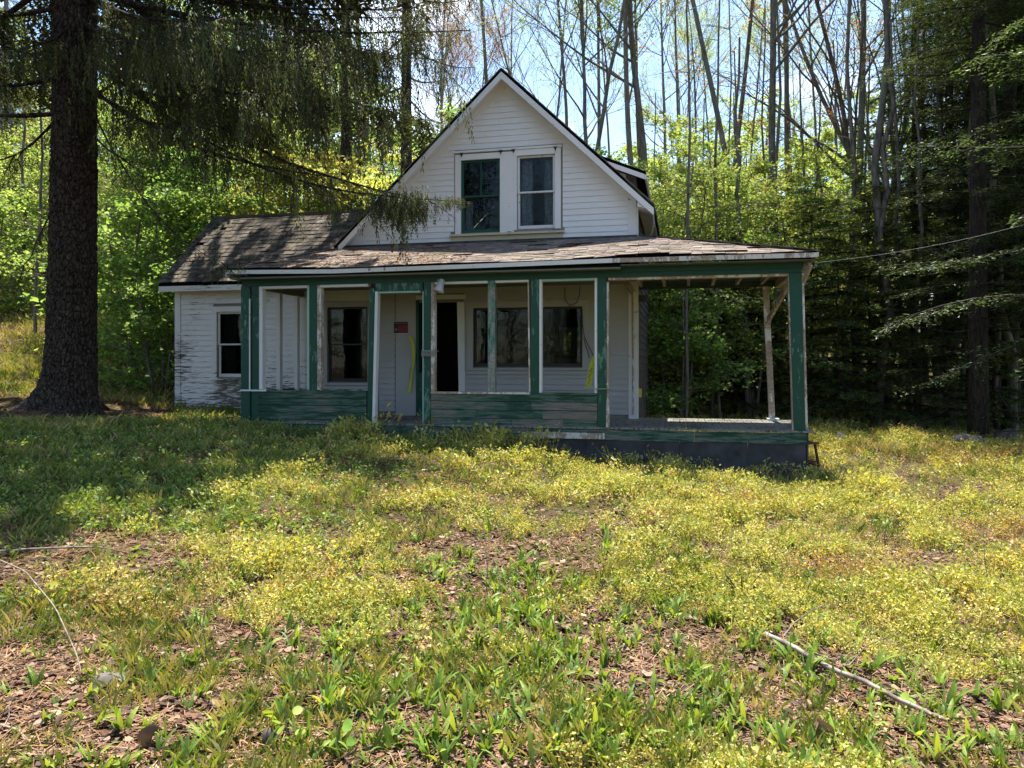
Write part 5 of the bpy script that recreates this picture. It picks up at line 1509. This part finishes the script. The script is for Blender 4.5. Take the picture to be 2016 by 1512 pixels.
def stamp(name, V0, F0, leafid, P, yaw, tilt, sc, cols, mat, colj, rng, label=None):
    """copies of a small plant mesh (V0, F0) on points P as one object; cols per copy, small variation per leaf"""
    n = len(P); c, s_ = np.cos(yaw), np.sin(yaw)
    X = V0[None, :, 0] * sc[:, None]; Y = V0[None, :, 1] * sc[:, None]; Z_ = V0[None, :, 2] * sc[:, None]
    x1 = X * c[:, None] - Y * s_[:, None]; y1 = X * s_[:, None] + Y * c[:, None]
    V = np.stack([x1 + Z_ * tilt[:, 0:1], y1 + Z_ * tilt[:, 1:2], Z_], -1) + P[:, None]
    F = F0[None] + (np.arange(n) * len(V0))[:, None, None]
    nl = int(leafid.max()) + 1
    lf = rng.uniform(1 - colj, 1 + colj, (n, nl))[:, leafid]
    C = cols[:, None, :] * lf[..., None]
    return V.reshape(-1, 3), F.reshape(-1, F0.shape[1]), C.reshape(-1, 3)
def gather(name, parts, mat, label=None):
    off = 0; VV = []; FF = []; CC = []
    for V, F, C in parts:
        VV.append(V); FF.append(F + off); CC.append(C); off += len(V)
    o = np_obj(name, np.concatenate(VV), [np.concatenate(FF)], mat, None, col=np.concatenate(CC))
    tag(o, kind='stuff'); return o

# -- masks
def m_blue(x, y):
    b = .54 + .18 * np.clip((x + .8) / 3, -1, 1) + .14 * np.clip((y - 5.0) / 3, -1.2, 1)
    b = b - .35 * np.clip((-x - 3.2) / 2.5, 0, 1) * (y > 6.5) - .14 * np.clip((4.9 - y) / .8, 0, 1) * np.clip((.2 - x) / 1.2, 0, 1)
    return np.clip((fbm(x, y, .9, 21, 3) - (1 - b)) * 4 + .0, 0, 1) * np.clip(fbm(x, y, 3.1, 77, 2) * 3.4 - .75, .10, 1)
def m_weed(x, y):
    return np.exp(-((x - .35) / 1.7) ** 2 - ((y - 4.1) / 1.9) ** 2)

# -- fallen leaves
def curled(rng):
    V = [(-.5, 0, .02), (-.15, .30, .10), (.2, .26, .05), (.5, 0, .12), (.2, -.26, .14), (-.15, -.30, .06), (0, 0, 0)]
    V = np.array(V) * [1, rng.uniform(.6, 1.2), rng.uniform(.8, 2.6)] + rng.normal(0, .07, (7, 3)); F = np.array([(0, 6, 1), (1, 6, 2), (2, 6, 3), (3, 6, 4), (4, 6, 5), (5, 6, 0)]); return V, F, np.zeros(7, int)
DRY = np.array([(.34, .24, .15), (.17, .10, .065), (.28, .165, .12), (.48, .38, .28), (.10, .062, .045), (.24, .13, .08), (.36, .24, .20), (.12, .08, .07)])
rng = np.random.default_rng(3)
parts = []
for k in range(4):
    V0, F0, lid = curled(rng)
    X, Y = sample(19500, 2.4, 16, rng, 1, clear=False)
    keep = rng.random(len(X)) < np.clip(1.05 - .72 * m_blue(X, Y), .12, 1) * np.where(Y > 9, .7, 1) * np.clip(.35 + 1.1 * fbm(X, Y, 1.6, 33), 0, 1)
    X, Y = X[keep], Y[keep]; n = len(X)
    P = np.c_[X, Y, gh(X, Y) + rng.uniform(.0, .03, n)]
    parts.append(stamp('l', V0, F0, lid, P, rng.uniform(0, 6.3, n), rng.normal(0, .62, (n, 2)), (.018 + .055 * rng.random(n) ** 1.4) * (1 + (Y > 8) * .3), DRY[rng.integers(len(DRY), size=n)] * rng.uniform(.32, 1.0, (n, 1)) * [.95, .86, .78], M_dry, .1, rng))
    # tilt leaves out of level
gather('leaf_litter', parts, M_dry)

# -- spruce and pine needles: fine straw on the ground
def straw(rng):
    V = []; F = []
    for i in range(7):
        a = rng.uniform(0, 6.3); l = rng.uniform(.04, .10); o = rng.normal(0, .05, 2); d = np.array([math.cos(a), math.sin(a)]); s_ = np.array([-d[1], d[0]]) * .0014
        z0, z1 = rng.uniform(0, .012), rng.uniform(0, .03); b = len(V)
        V += [(*(o - s_), z0), (*(o + s_), z0), (*(o + d * l + s_), z1), (*(o + d * l - s_), z1)]; F.append((b, b + 1, b + 2, b + 3))
    return np.array(V), np.array(F), np.repeat(np.arange(7), 4)
parts = []
for k in range(3):
    V0, F0, lid = straw(rng)
    X, Y = sample(2600, 2.3, 7, rng, 1)
    keep = rng.random(len(X)) < np.clip(1.3 - m_blue(X, Y) * 1.1, .1, 1); X, Y = X[keep], Y[keep]
    a = rng.uniform(0, 6.3, 1500); r = .5 + np.abs(rng.normal(0, 1.3, 1500)); X = np.r_[X, wx(150, 12.5) + .4 + r * np.cos(a)]; Y = np.r_[Y, 12.2 + r * np.sin(a)]
    n = len(X); P = np.c_[X, Y, gh(X, Y) + .006]
    cols = np.array([(.30, .16, .085), (.36, .23, .13), (.20, .11, .06)])[rng.integers(3, size=n)]
    parts.append(stamp('s', V0, F0, lid, P, rng.uniform(0, 6.3, n), rng.normal(0, .2, (n, 2)), rng.uniform(.8, 1.5, n), cols, M_dry, .3, rng))
gather('needle_litter', parts, M_dry)

# -- low blueberry: twiggy sprigs with many small leaves
def sprig(rng, nl, h, w, ls):
    V = []; F = []; lid = []
    for k in range(nl):
        t = .25 + .75 * rng.random() ** .7; a = rng.uniform(0, 6.3); r = w * t * rng.uniform(.3, 1)
        p = np.array([r * math.cos(a), r * math.sin(a), h * t * rng.uniform(.75, 1.1)]); fr, sd, nn_ = [q[0] for q in frames(1, rng, .35)]; L = ls * rng.uniform(.7, 1.3)
        b = len(V); V += [p, p + fr * L * .5 + sd * L * .30 + nn_ * L * .1, p + fr * L, p + fr * L * .5 - sd * L * .30 + nn_ * L * .1]; F.append((b, b + 1, b + 2, b + 3)); lid += [k] * 4
    for k in range(3):
        a = rng.uniform(0, 6.3); e = np.array([w * .6 * math.cos(a), w * .6 * math.sin(a), h * .85]); b = len(V)
        V += [np.array([-.002, 0, 0]), np.array([.002, 0, 0]), e + [.001, 0, 0], e - [.001, 0, 0]]; F.append((b, b + 1, b + 2, b + 3)); lid += [nl] * 4
    return np.array(V, float), np.array(F), np.array(lid)
BLU = np.array([(.46, .46, .12), (.52, .50, .15), (.38, .42, .10), (.54, .47, .17), (.30, .35, .08)])
BLO = np.array([(.42, .29, .12), (.34, .22, .11), (.44, .34, .13), (.32, .28, .09)])
parts = []
for k in range(4):
    V0, F0, lid = sprig(rng, 17, .12, .075, .023)
    X, Y = sample(12800, 2.8, 15.5, rng, 1)
    mb = m_blue(X, Y) * np.where((X > .5) & (Y > 10.1 - .2198 * X) & (Y < 11.6) & (X < 4.3), .25, 1); keep = rng.random(len(X)) < mb * np.where(Y < 9, 1, .9); X, Y = X[keep], Y[keep]; n = len(X)
    P = np.c_[X, Y, gh(X, Y) + .0]
    tallm = 1 + 1.0 * np.exp(-((Y - (10.75 - .2198 * X)) / .8) ** 2)
    og = (fbm(X, Y, .8, 41) + rng.normal(0, .07, n) - .25 * ((tallm > 1.25)) > .63)[:, None]
    cols = np.where(og, BLO[rng.integers(4, size=n)], BLU[rng.integers(5, size=n)]) * rng.uniform(.75, 1.15, (n, 1))
    tall = (1 + .7 * np.exp(-((Y - (10.75 - .2198 * X)) / .55) ** 2) * (X > -2.9) * (X < .7) * (.5 + fbm(X, Y, 2.2, 90))) * (.35 + 1.5 * fbm(X, Y, 2.3, 91) ** 1.3)
    parts.append(stamp('b', V0, F0, lid, P, rng.uniform(0, 6.3, n), rng.normal(0, .25, (n, 2)), rng.uniform(.6, 1.3, n) * (.48 + .085 * np.minimum(Y, 9)) * tall, cols, M_herb, .25, rng))
gather('blueberry_cover', parts, M_herb)

# -- grass and small blades
def tuft(rng, nb, h, w, bw):
    V = []; F = []; lid = []
    for k in range(nb):
        a = rng.uniform(0, 6.3); o = rng.normal(0, w * .3, 2); d = np.array([math.cos(a), math.sin(a)]) * h * rng.uniform(.15, .7); hh_ = h * rng.uniform(.5, 1.1); s_ = np.array([-math.sin(a), math.cos(a)]) * bw
        b = len(V); V += [(*(o - s_), 0), (*(o + s_), 0), (*(o + d * .4 + s_ * .8), hh_ * .65), (*(o + d), hh_)]; F.append((b, b + 1, b + 2, b + 3)); lid += [k] * 4
    return np.array(V), np.array(F), np.array(lid)
parts = []
GRS = np.array([(.16, .24, .05), (.22, .28, .06), (.34, .34, .10), (.12, .19, .04), (.42, .38, .18)])
for k in range(4):
    V0, F0, lid = tuft(rng, 8, .085, .05, .0013)
    X, Y = sample(6500, 2.5, 19, rng, 1, .8)
    keep = rng.random(len(X)) < np.clip(fbm(X, Y, 1.4, 51) * 3.2 - 1.35 + .45 * (X < -2.5) * (Y > 6.5) + .25 * (Y > 9), 0, 1); X, Y = X[keep], Y[keep]; n = len(X)
    P = np.c_[X, Y, gh(X, Y)]
    parts.append(stamp('g', V0, F0, lid, P, rng.uniform(0, 6.3, n), rng.normal(0, .2, (n, 2)), rng.uniform(.6, 1.4, n) * (.8 + .06 * Y), GRS[rng.integers(5, size=n)] * rng.uniform(.7, 1.1, (n, 1)), M_herb, .2, rng))
# far lawn on the left rise and right clearing
for k in range(2):
    V0, F0, lid = tuft(rng, 8, .15, .20, .009)
    X, Y = sample(12000, 10, 26, rng, 0, .85)
    keep = ((X < -5.5) & (rng.random(len(X)) < .8)) | (X > 6.2) & (Y < 11.5) & (rng.random(len(X)) < .5) | ((X > 5.2) & (Y > 11.5) & (Y < 15.5) & (rng.random(len(X)) < .6)) | (rng.random(len(X)) < .12); X, Y = X[keep], Y[keep]; n = len(X)
    P = np.c_[X, Y, gh(X, Y)]
    cg = np.where((fbm(X, Y, .5, 61) + rng.normal(0, .06, n) > .5)[:, None], np.array([(.34, .36, .08)]), np.array([(.42, .36, .16)]))
    parts.append(stamp('g', V0, F0, lid, P, rng.uniform(0, 6.3, n), rng.normal(0, .2, (n, 2)), rng.uniform(.5, 1.2, n), cg * rng.uniform(.6, 1.1, (n, 1)), M_herb, .2, rng))
gather('grass', parts, M_herb)

# -- small round-leaved herbs filling the shaded ground on the left
parts = []
for k in range(3):
    V0, F0, lid = sprig(rng, 12, .10, .09, .034)
    X, Y = sample(6500, 4.5, 14.5, rng, 1, .8)
    keep = rng.random(len(X)) < np.clip(.75 * (1 / (1 + np.exp((X + 2.2) * 2.2))) * (Y > 6.2) + .05, 0, 1); X, Y = X[keep], Y[keep]; n = len(X)
    P = np.c_[X, Y, gh(X, Y)]
    parts.append(stamp('h', V0, F0, lid, P, rng.uniform(0, 6.3, n), rng.normal(0, .2, (n, 2)), rng.uniform(.6, 1.3, n), np.array(GR)[rng.integers(4, size=n)] * rng.uniform(.6, 1.1, (n, 1)), M_herb, .25, rng))
gather('herb_cover', parts, M_herb)

# -- strap-leaved weed clumps, each a plant of its own
def strap(rng, L, Wd, lean, az, twist=0):
    n = 6; V = []; F = []; d = np.array([math.cos(az), math.sin(az), 0]); s_ = np.array([-d[1], d[0], 0]); p = np.array([0., 0, 0]); ang = PI / 2 - lean * .35
    for i in range(n + 1):
        t = i / n; w = Wd * (math.sin(min(1, t * .93 + .10) * PI) ** .7 * .5 + .03) * (1 if i < n else .12)
        sn = s_ * math.cos(twist * t) + np.array([0, 0, 1]) * math.sin(twist * t)
        up = np.array([0, 0, 1.]) * .22 * w
        V += [p - sn * w + up, p, p + sn * w + up]
        if i: b = len(V) - 6; F += [(b, b + 1, b + 4, b + 3), (b + 1, b + 2, b + 5, b + 4)]
        p = p + (d * math.cos(ang) + np.array([0, 0, 1]) * math.sin(ang)) * L / n; ang -= lean * .28
    return np.array(V), np.array(F)
WC = [(.13, .23, .04), (.20, .31, .05), (.09, .17, .04), (.28, .36, .06), (.16, .26, .06)]
def leaf_mesh(k):
    r = np.random.default_rng(200 + k); V, F = strap(r, r.uniform(.06, .145), r.uniform(.010, .022), r.uniform(.15, .9), 0, r.normal(0, .9))
    c = np.array(WC[k % 5]) * r.uniform(.6, 1.25)
    return np_mesh('leaf', V, [F], M_herb, col=np.tile(c, (len(V), 1)), smooth=True)
LM = [leaf_mesh(k) for k in range(15)]
def joined_weed(k):
    r = np.random.default_rng(300 + k); VV = []; FF = []; CC = []; o = 0
    for i in range(int(r.integers(5, 10))):
        V, F = strap(r, r.uniform(.05, .14), r.uniform(.009, .021), r.uniform(.15, 1.1), r.uniform(0, 6.3), r.normal(0, .4))
        V = V + np.array([*r.normal(0, .012, 2), 0]); VV.append(V); FF.append(F + o); o += len(V); CC.append(np.tile(np.array(WC[int(r.integers(5))]) * r.uniform(.75, 1.2), (len(V), 1)))
    return np_mesh('leafy_weed', np.concatenate(VV), [np.concatenate(FF)], M_herb, col=np.concatenate(CC), smooth=True)
JW = [joined_weed(k) for k in range(9)]
rng = np.random.default_rng(17)
spots = []
def cluster(px, py, sx_, sy_, n):
    for _ in range(n):
        spots.append((px + rng.normal(0, sx_), py + rng.normal(0, sy_)))
for a in ((560, 1085, 50, 25, 12), (640, 1180, 60, 30, 16), (760, 1240, 60, 30, 18), (700, 1120, 60, 20, 8), (1050, 1180, 60, 30, 16), (900, 1300, 90, 50, 26), (1080, 1330, 90, 50, 30), (1240, 1280, 80, 45, 24), (1330, 1330, 60, 50, 16),
          (1180, 1450, 110, 40, 30), (940, 1450, 70, 40, 14), (1440, 1450, 60, 50, 16), (1360, 1180, 50, 20, 6), (1480, 1010, 40, 15, 4), (1700, 1480, 60, 30, 8), (1830, 1490, 80, 25, 8), (420, 1160, 40, 25, 6), (150, 970, 90, 25, 6), (330, 1010, 120, 30, 8), (620, 960, 80, 25, 6)):
    cluster(*a)
n_w = 0
for i, (px, py) in enumerate(spots):
    if py > 1520 or py < 930: continue
    p = gp(px, min(py, 1530)); n_w += 1
    if n_w > 290: break
    near = py > 1130
    if near:
        w = empty('leafy_weed', p, rng.uniform(0, 6.3))
        for q in range(int(rng.integers(4, 8))):
            lf = bpy.data.objects.new('leaf', LM[int(rng.integers(15))]); lf.location = (*rng.normal(0, .012, 2), -.005); lf.rotation_euler = (0, 0, q * 2.4 + rng.uniform(-.4, .4)); s_ = rng.uniform(.55, 1.3); lf.scale = (s_,) * 3
            link(lf, w)
    else:
        w = link(bpy.data.objects.new('leafy_weed', JW[int(rng.integers(9))])); w.location = p; w.rotation_euler = (0, 0, rng.uniform(0, 6.3)); s_ = rng.uniform(.8, 1.3); w.scale = (s_,) * 3
    if near: tag(w, 'bright green strap-leaved weed among dry leaves on the near slope', 'plant', 'strap-leaved weeds on the near slope')
    else: tag(w, 'small green strap-leaved weed farther up the slope towards the house', 'plant', 'strap-leaved weeds farther up the slope')

# the many more weeds between them
parts = []
for k in range(4):
    me = JW[k]; nv = len(me.vertices); V0 = np.empty(nv * 3); me.vertices.foreach_get('co', V0); V0 = V0.reshape(-1, 3)
    F0 = np.array([list(p.vertices) for p in me.polygons if len(p.vertices) == 4]); c0 = np.empty(nv * 4, dtype=np.float32); me.attributes['col'].data.foreach_get('color', c0); c0 = c0.reshape(-1, 4)[:, :3]
    X, Y = sample(1150, 2.6, 10.5, rng, 1)
    keep = rng.random(len(X)) < np.clip(m_weed(X, Y) * 1.9 * (fbm(X, Y, 1.5, 71) * 2.4 - .6) + .01, 0, 1); X, Y = X[keep], Y[keep]; n = len(X)
    V, F, C = stamp('w', V0, F0, np.zeros(nv, int), np.c_[X, Y, gh(X, Y) - .004], rng.uniform(0, 6.3, n), rng.normal(0, .15, (n, 2)), rng.uniform(.6, 1.25, n), np.ones((n, 3)), M_herb, .25, rng)
    parts.append((V, F, C * np.tile(c0, (n, 1))))
gather('weed_cover', parts, M_herb)

# -- seedlings with round bright leaves
def seedling(px, py, H, n, ls, label, col):
    p = gp(px, py); r = np.random.default_rng(int(px)); root = empty('seedling', p); tag(root, label, 'plant')
    T = Tubes(); Q = np.array([[0, 0, 0], [.01, 0, H * .5], [.0, .01, H]]); T.add(Q, [.004, .003, .002], 5); T.obj('stem', M_twig, root)
    for k in range(n):
        t = .45 + .55 * k / max(1, n - 1); a = k * 2.4; c = Vector((.06 * math.cos(a), .06 * math.sin(a), H * t)); m_ = 10; V = [(0, 0, 0)]; 
        for j in range(m_):
            th = 2 * PI * j / m_; rr = ls * .5 * (1 - .25 * math.cos(th)) ; V.append((rr * math.cos(th) + ls * .25, rr * math.sin(th) * .9, .12 * rr * abs(math.sin(th))))
        F = [(0, 1 + j, 1 + (j + 1) % m_) for j in range(m_)]
        lf = np_obj('leaf', np.array(V), [np.array(F)], M_herb, root, col=np.tile(np.array(col) * r.uniform(.8, 1.15), (len(V), 1)), smooth=True)
        lf.location = c; lf.rotation_euler = (r.uniform(.3, .9), r.uniform(-.5, .3), a)
seedling(262, 975, .26, 8, .062, 'seedling with a few round bright lime leaves in the spruce shade', (.27, .38, .06))
seedling(560, 1475, .16, 5, .045, 'small seedling with round lime leaves at the lower left', (.27, .38, .06))
seedling(660, 1490, .14, 6, .045, 'small leafy seedling just right of the other low seedling', (.22, .38, .06))
seedling(1765, 1400, .10, 3, .045, 'tiny seedling with lime leaves beside the fallen branch', (.27, .38, .06))
seedling(80, 1190, .10, 4, .06, 'low yellow-green seedling at the left among dry leaves', (.46, .46, .06))

# -- fallen branches, sticks and dead stems
def stick(name, px_pts, r0, r1, label, cat, mat, lift=.015, twigs=(), k=7):
    P = []
    for q in px_pts:
        p = gp(q[0], q[1]); p.z += lift + (q[2] if len(q) > 2 else 0); P.append(p)
    # smooth resample
    A = np.array([tuple(p) for p in P]); t = np.linspace(0, len(A) - 1, 4 * len(A)); i = np.minimum(t.astype(int), len(A) - 2); f = (t - i)[:, None]
    Q = A[i] * (1 - f) + A[i + 1] * f; Q = Q + np.random.default_rng(len(A)).normal(0, r0 * .12, Q.shape)
    root = empty(name, tuple(Q[0])); tag(root, label, cat)
    T = Tubes(); T.add(Q - Q[0], np.linspace(r0, r1, len(Q)), k); T.obj('stem', mat, root)
    for tw in twigs:
        B_ = []
        for q in tw:
            p = gp(q[0], q[1]); p.z += lift + (q[2] if len(q) > 2 else .03); B_.append(tuple(p))
        # seen above the ground line: keep at the depth of the first point
        p0 = Vector(B_[0]); C_ = [np.array(p0)]
        for q in tw[1:]:
            C_.append(np.array(wpt(q[0], q[1], p0.y + .02 * len(C_))))
        T = Tubes(); T.add(np.array(C_) - Q[0], np.linspace(r1 * .5 + .001, .0012, len(C_)), 4); T.obj('twig', mat, root)
stick('fallen_branch', [(1505, 1268), (1560, 1295), (1640, 1340), (1700, 1366), (1760, 1398), (1830, 1430), (1868, 1446)], .0155, .009, 'bleached fallen branch with bare twigs lying in the blueberry cover', 'branch', M_stick, .06,
      [[(1545, 1285), (1544, 1250), (1565, 1225), (1600, 1200), (1640, 1185)], [(1660, 1345), (1672, 1310), (1705, 1272), (1760, 1248)], [(1600, 1318), (1640, 1300), (1690, 1280)], [(1765, 1398), (1800, 1375), (1850, 1350)], [(1505, 1268), (1480, 1310), (1450, 1342)]])
stick('fallen_stick', [(-30, 1102), (60, 1094), (150, 1090), (200, 1091), (260, 1104)], .010, .005, 'long thin stick lying on dry leaves at the left edge', 'stick', M_stick, .05)
stick('fallen_stick', [(60, 868), (90, 862), (118, 852)], .014, .008, 'short pale stick lying in front of the great spruce', 'stick', M_stick, .03)
stick('arching_plant', [(-10, 1118, .05), (50, 1180, .16), (110, 1260, .16), (150, 1325, .08), (165, 1350, .0)], .0045, .003, 'dark arching bare stem at the lower left', 'plant', M_twig, .02)
stick('dry_grass_stalk', [(305, 1190), (318, 1180, .06), (335, 1175, .09), (362, 1180, .07)], .003, .002, 'thin looped pale grass stem in the left centre', 'stem', M_stick, .0)
stick('fallen_stick', [(0, 1440), (30, 1450), (55, 1470)], .006, .004, 'pale curved twig at the bottom left corner', 'stick', M_stick, .03)
stick('fallen_stick', [(100, 1458), (180, 1440), (260, 1412)], .004, .003, 'thin pale twig across dry leaves near the bottom left', 'stick', M_stick, .03)
stick('fallen_stick', [(150, 1025), (220, 1028), (290, 1022)], .008, .004, 'dark crooked stick in the shaded grass', 'stick', M_twig, .03)
stick('fallen_stick', [(1085, 1205), (1110, 1225), (1130, 1245)], .004, .003, 'short twig lying among the strap-leaved weeds', 'stick', M_stick, .05)
for (px, py, hpx, lab) in ((1742, 1070, 90, 'upright bare stem with fine side twigs in the yellow cover at the right'), (1880, 1060, 60, 'short upright dead stem near the right edge'), (405, 1310, 120, 'upright dark stem standing in the orange blueberry patch'), (960, 1180, 110, 'thin upright dead stem in the middle of the slope'), (1945, 1170, 120, 'forked dead stem in the yellow cover at the right edge'), (60, 760, 150, 'bare sapling on the lawn left of the great spruce')):
    p = gp(px, py); hz = hpx / FPX * p.y; r = np.random.default_rng(px); root = empty('dead_plant', p); tag(root, lab, 'plant')
    T = Tubes(); Q = np.cumsum(np.r_[[[0, 0, 0]], np.c_[r.normal(0, .006 * p.y / 5, (6, 2)), np.full(6, hz / 6)]], 0); T.add(Q, np.linspace(.004, .0015, 7), 5); T.obj('stem', M_twig, root)
    for q in range(3):
        T = Tubes(); i = 3 + q; e = Q[i] + np.array([r.choice((-1, 1)) * hz * .28, 0, hz * .16]); T.add(np.array([Q[i], (Q[i] + e) / 2, e]), [.002, .0015, .001], 4); T.obj('twig', M_twig, root)
# dark dead clump
p = gp(1462, 1185); root = empty('dead_shrub', p); tag(root, 'dark dead tangle of stems standing in the dry leaves right of centre', 'shrub'); r = np.random.default_rng(4)
for q in range(16):
    a = r.uniform(0, 6.3); T = Tubes(); e = np.array([math.cos(a) * .12, math.sin(a) * .08, r.uniform(.06, .20)]); T.add(np.array([[0, 0, 0], e * .6 + [0, 0, .02], e]), [.005, .004, .002], 4); T.obj('stem', M_barkD, root)

# -- stones
def stone(px, py, wpx, hpx, label, col, seed):
    p = gp(px, py); w = wpx / FPX * p.y / 2; h_ = hpx / FPX * p.y; r = np.random.default_rng(seed)
    bm_v = []; F = []; na, nb = 14, 8
    for j in range(nb + 1):
        for i in range(na):
            th = 2 * PI * i / na; ph = PI * j / nb; d = np.array([math.sin(ph) * math.cos(th), math.sin(ph) * math.sin(th), math.cos(ph)])
            k = 1 + .28 * (float(vn(d[0] * 1.7 + 5, d[1] * 1.7 + d[2], 1.3, seed)) - .5) * 2
            bm_v.append(d * k * [w, w * .8, h_ * .75])
    for j in range(nb):
        for i in range(na):
            F.append((j * na + i, (j + 1) * na + i, (j + 1) * na + (i + 1) % na, j * na + (i + 1) % na))
    o = np_obj('stone', np.array(bm_v), [np.array(F)], plain('stone_' + str(seed), col, .9, .2, var=.4, scale=14), None, smooth=True)
    o.location = (p.x, p.y, p.z + h_ * .12); o.rotation_euler = (0, 0, r.uniform(0, 3)); tag(o, label, 'stone')
stone(527, 1462, 46, 36, 'rounded dark stone half sunk in the needles at the bottom', (.09, .08, .075), 1)
stone(215, 1350, 80, 26, 'flat grey-brown stone in the dry leaves at the lower left', (.13, .115, .10), 2)
stone(1900, 880, 70, 30, 'grey rock at the foot of the dark hemlocks', (.11, .10, .095), 3)
stone(1985, 872, 60, 28, 'grey rock at the right edge under the hemlocks', (.10, .095, .09), 4)
stone(1130, 978, 34, 12, 'small pale stone in the yellow-green cover in front of the porch', (.40, .34, .30), 5)
stone(1655, 868, 28, 20, 'squarish grey block near the stool at the right end of the porch', (.22, .21, .19), 6)
stone(225, 615, 60, 22, 'flat dark rock at the top of the lawn right of the great spruce', (.12, .12, .12), 7)
# -- large single dead leaves
for (px, py, sz_, lab, c) in ((1622, 1470, .11, 'large curled brown leaf standing in the grass below the fallen branch', (.26, .17, .11)), (292, 1480, .10, 'large dark brown leaf standing upright at the bottom left', (.14, .09, .06)), (160 + 700, 1345, .06, 'pale pink dry leaf lying among the weeds', (.55, .40, .34)), (745, 1345, .06, 'pale dry leaf on bare needles at the bottom centre', (.52, .42, .34)), (1618, 1155, .05, 'whitish leaf lying in the yellow cover', (.6, .56, .48))):
    p = gp(px, py); n_ = 8; V = []; F = []
    for i in range(n_ + 1):
        t = i / n_; w = sz_ * .42 * math.sin(min(1, t + .06) * PI) ** .8
        for j in (-1, -.5, 0, .5, 1):
            V.append((w * j, .35 * sz_ * (j * j) + .2 * sz_ * math.sin(t * 3), sz_ * t + .08 * sz_ * math.sin(j * 5)))
    for i in range(n_):
        for j in range(4): F.append((i * 5 + j, i * 5 + j + 1, (i + 1) * 5 + j + 1, (i + 1) * 5 + j))
    o = np_obj('dry_leaf', np.array(V), [np.array(F)], M_dry, None, col=np.tile(np.array(c), (len(V), 1)), smooth=True); o.location = p
    o.rotation_euler = (.4 if sz_ > .08 else -1.2, .2, px * .37); tag(o, lab, 'leaf')
# -- weeds and brush against the skirt
rng = np.random.default_rng(9); parts = []
V0, F0, lid = sprig(rng, 26, .24, .14, .038)
U_ = rng.uniform(-2.6, 5.7, 46); P = np.array([HW(u, -.25 - rng.random() * .35) for u in U_]); P[:, 2] = gh(P[:, 0], P[:, 1])
tl_ = rng.normal(0, .2, (46, 2)); sc_ = np.where(U_ > 2.5, .55, .9) * rng.uniform(.4, .85, 46)
o = gather('skirt_weeds', [stamp('w', V0, F0, lid, P, rng.uniform(0, 6, 46), tl_, sc_, np.array(YG)[rng.integers(4, size=46)], M_herb, .25, rng)], M_herb)
# -- litter blown onto the roofs
X = rng.uniform(-2.3, 1.0, 900); f = rng.beta(1.2, 2.2, 900); pts_ = []
for x_, f_ in zip(X, f):
    q = upt(max(PL + (uHL - PL) * f_ + .05, x_), f_); pts_.append(HW(q.x, q.y, q.z + .012))
V0, F0, lid = curled(rng); P = np.array([tuple(q) for q in pts_]); n = len(P)
gather('roof_litter', [stamp('r', V0, F0, lid, P, rng.uniform(0, 6, n), rng.normal(0, .3, (n, 2)), rng.uniform(.02, .06, n), np.array([(.42, .20, .11), (.34, .22, .14), (.5, .36, .24)])[rng.integers(3, size=n)], M_dry, .2, rng)], M_dry)

# -- fine twigs lying in the litter
Vt = []; Ft = []; Ct = []
rng = np.random.default_rng(55); X, Y = sample(420, 2.5, 9, rng, 1)
T = Tubes()
for x_, y_ in zip(X, Y):
    a_ = rng.uniform(0, PI); l_ = rng.uniform(.06, .32); q0 = np.array([x_, y_, 0]); m_ = 4
    Q = q0 + np.c_[np.linspace(0, l_ * math.cos(a_), m_), np.linspace(0, l_ * math.sin(a_), m_), np.zeros(m_)] + rng.normal(0, .012, (m_, 3)); Q[:, 2] = gh(Q[:, 0], Q[:, 1]) + rng.uniform(.01, .04, m_)
    T.add(Q, np.linspace(.003, .0012, m_), 3)
o = T.obj('twig_litter', M_twig); tag(o, kind='stuff')
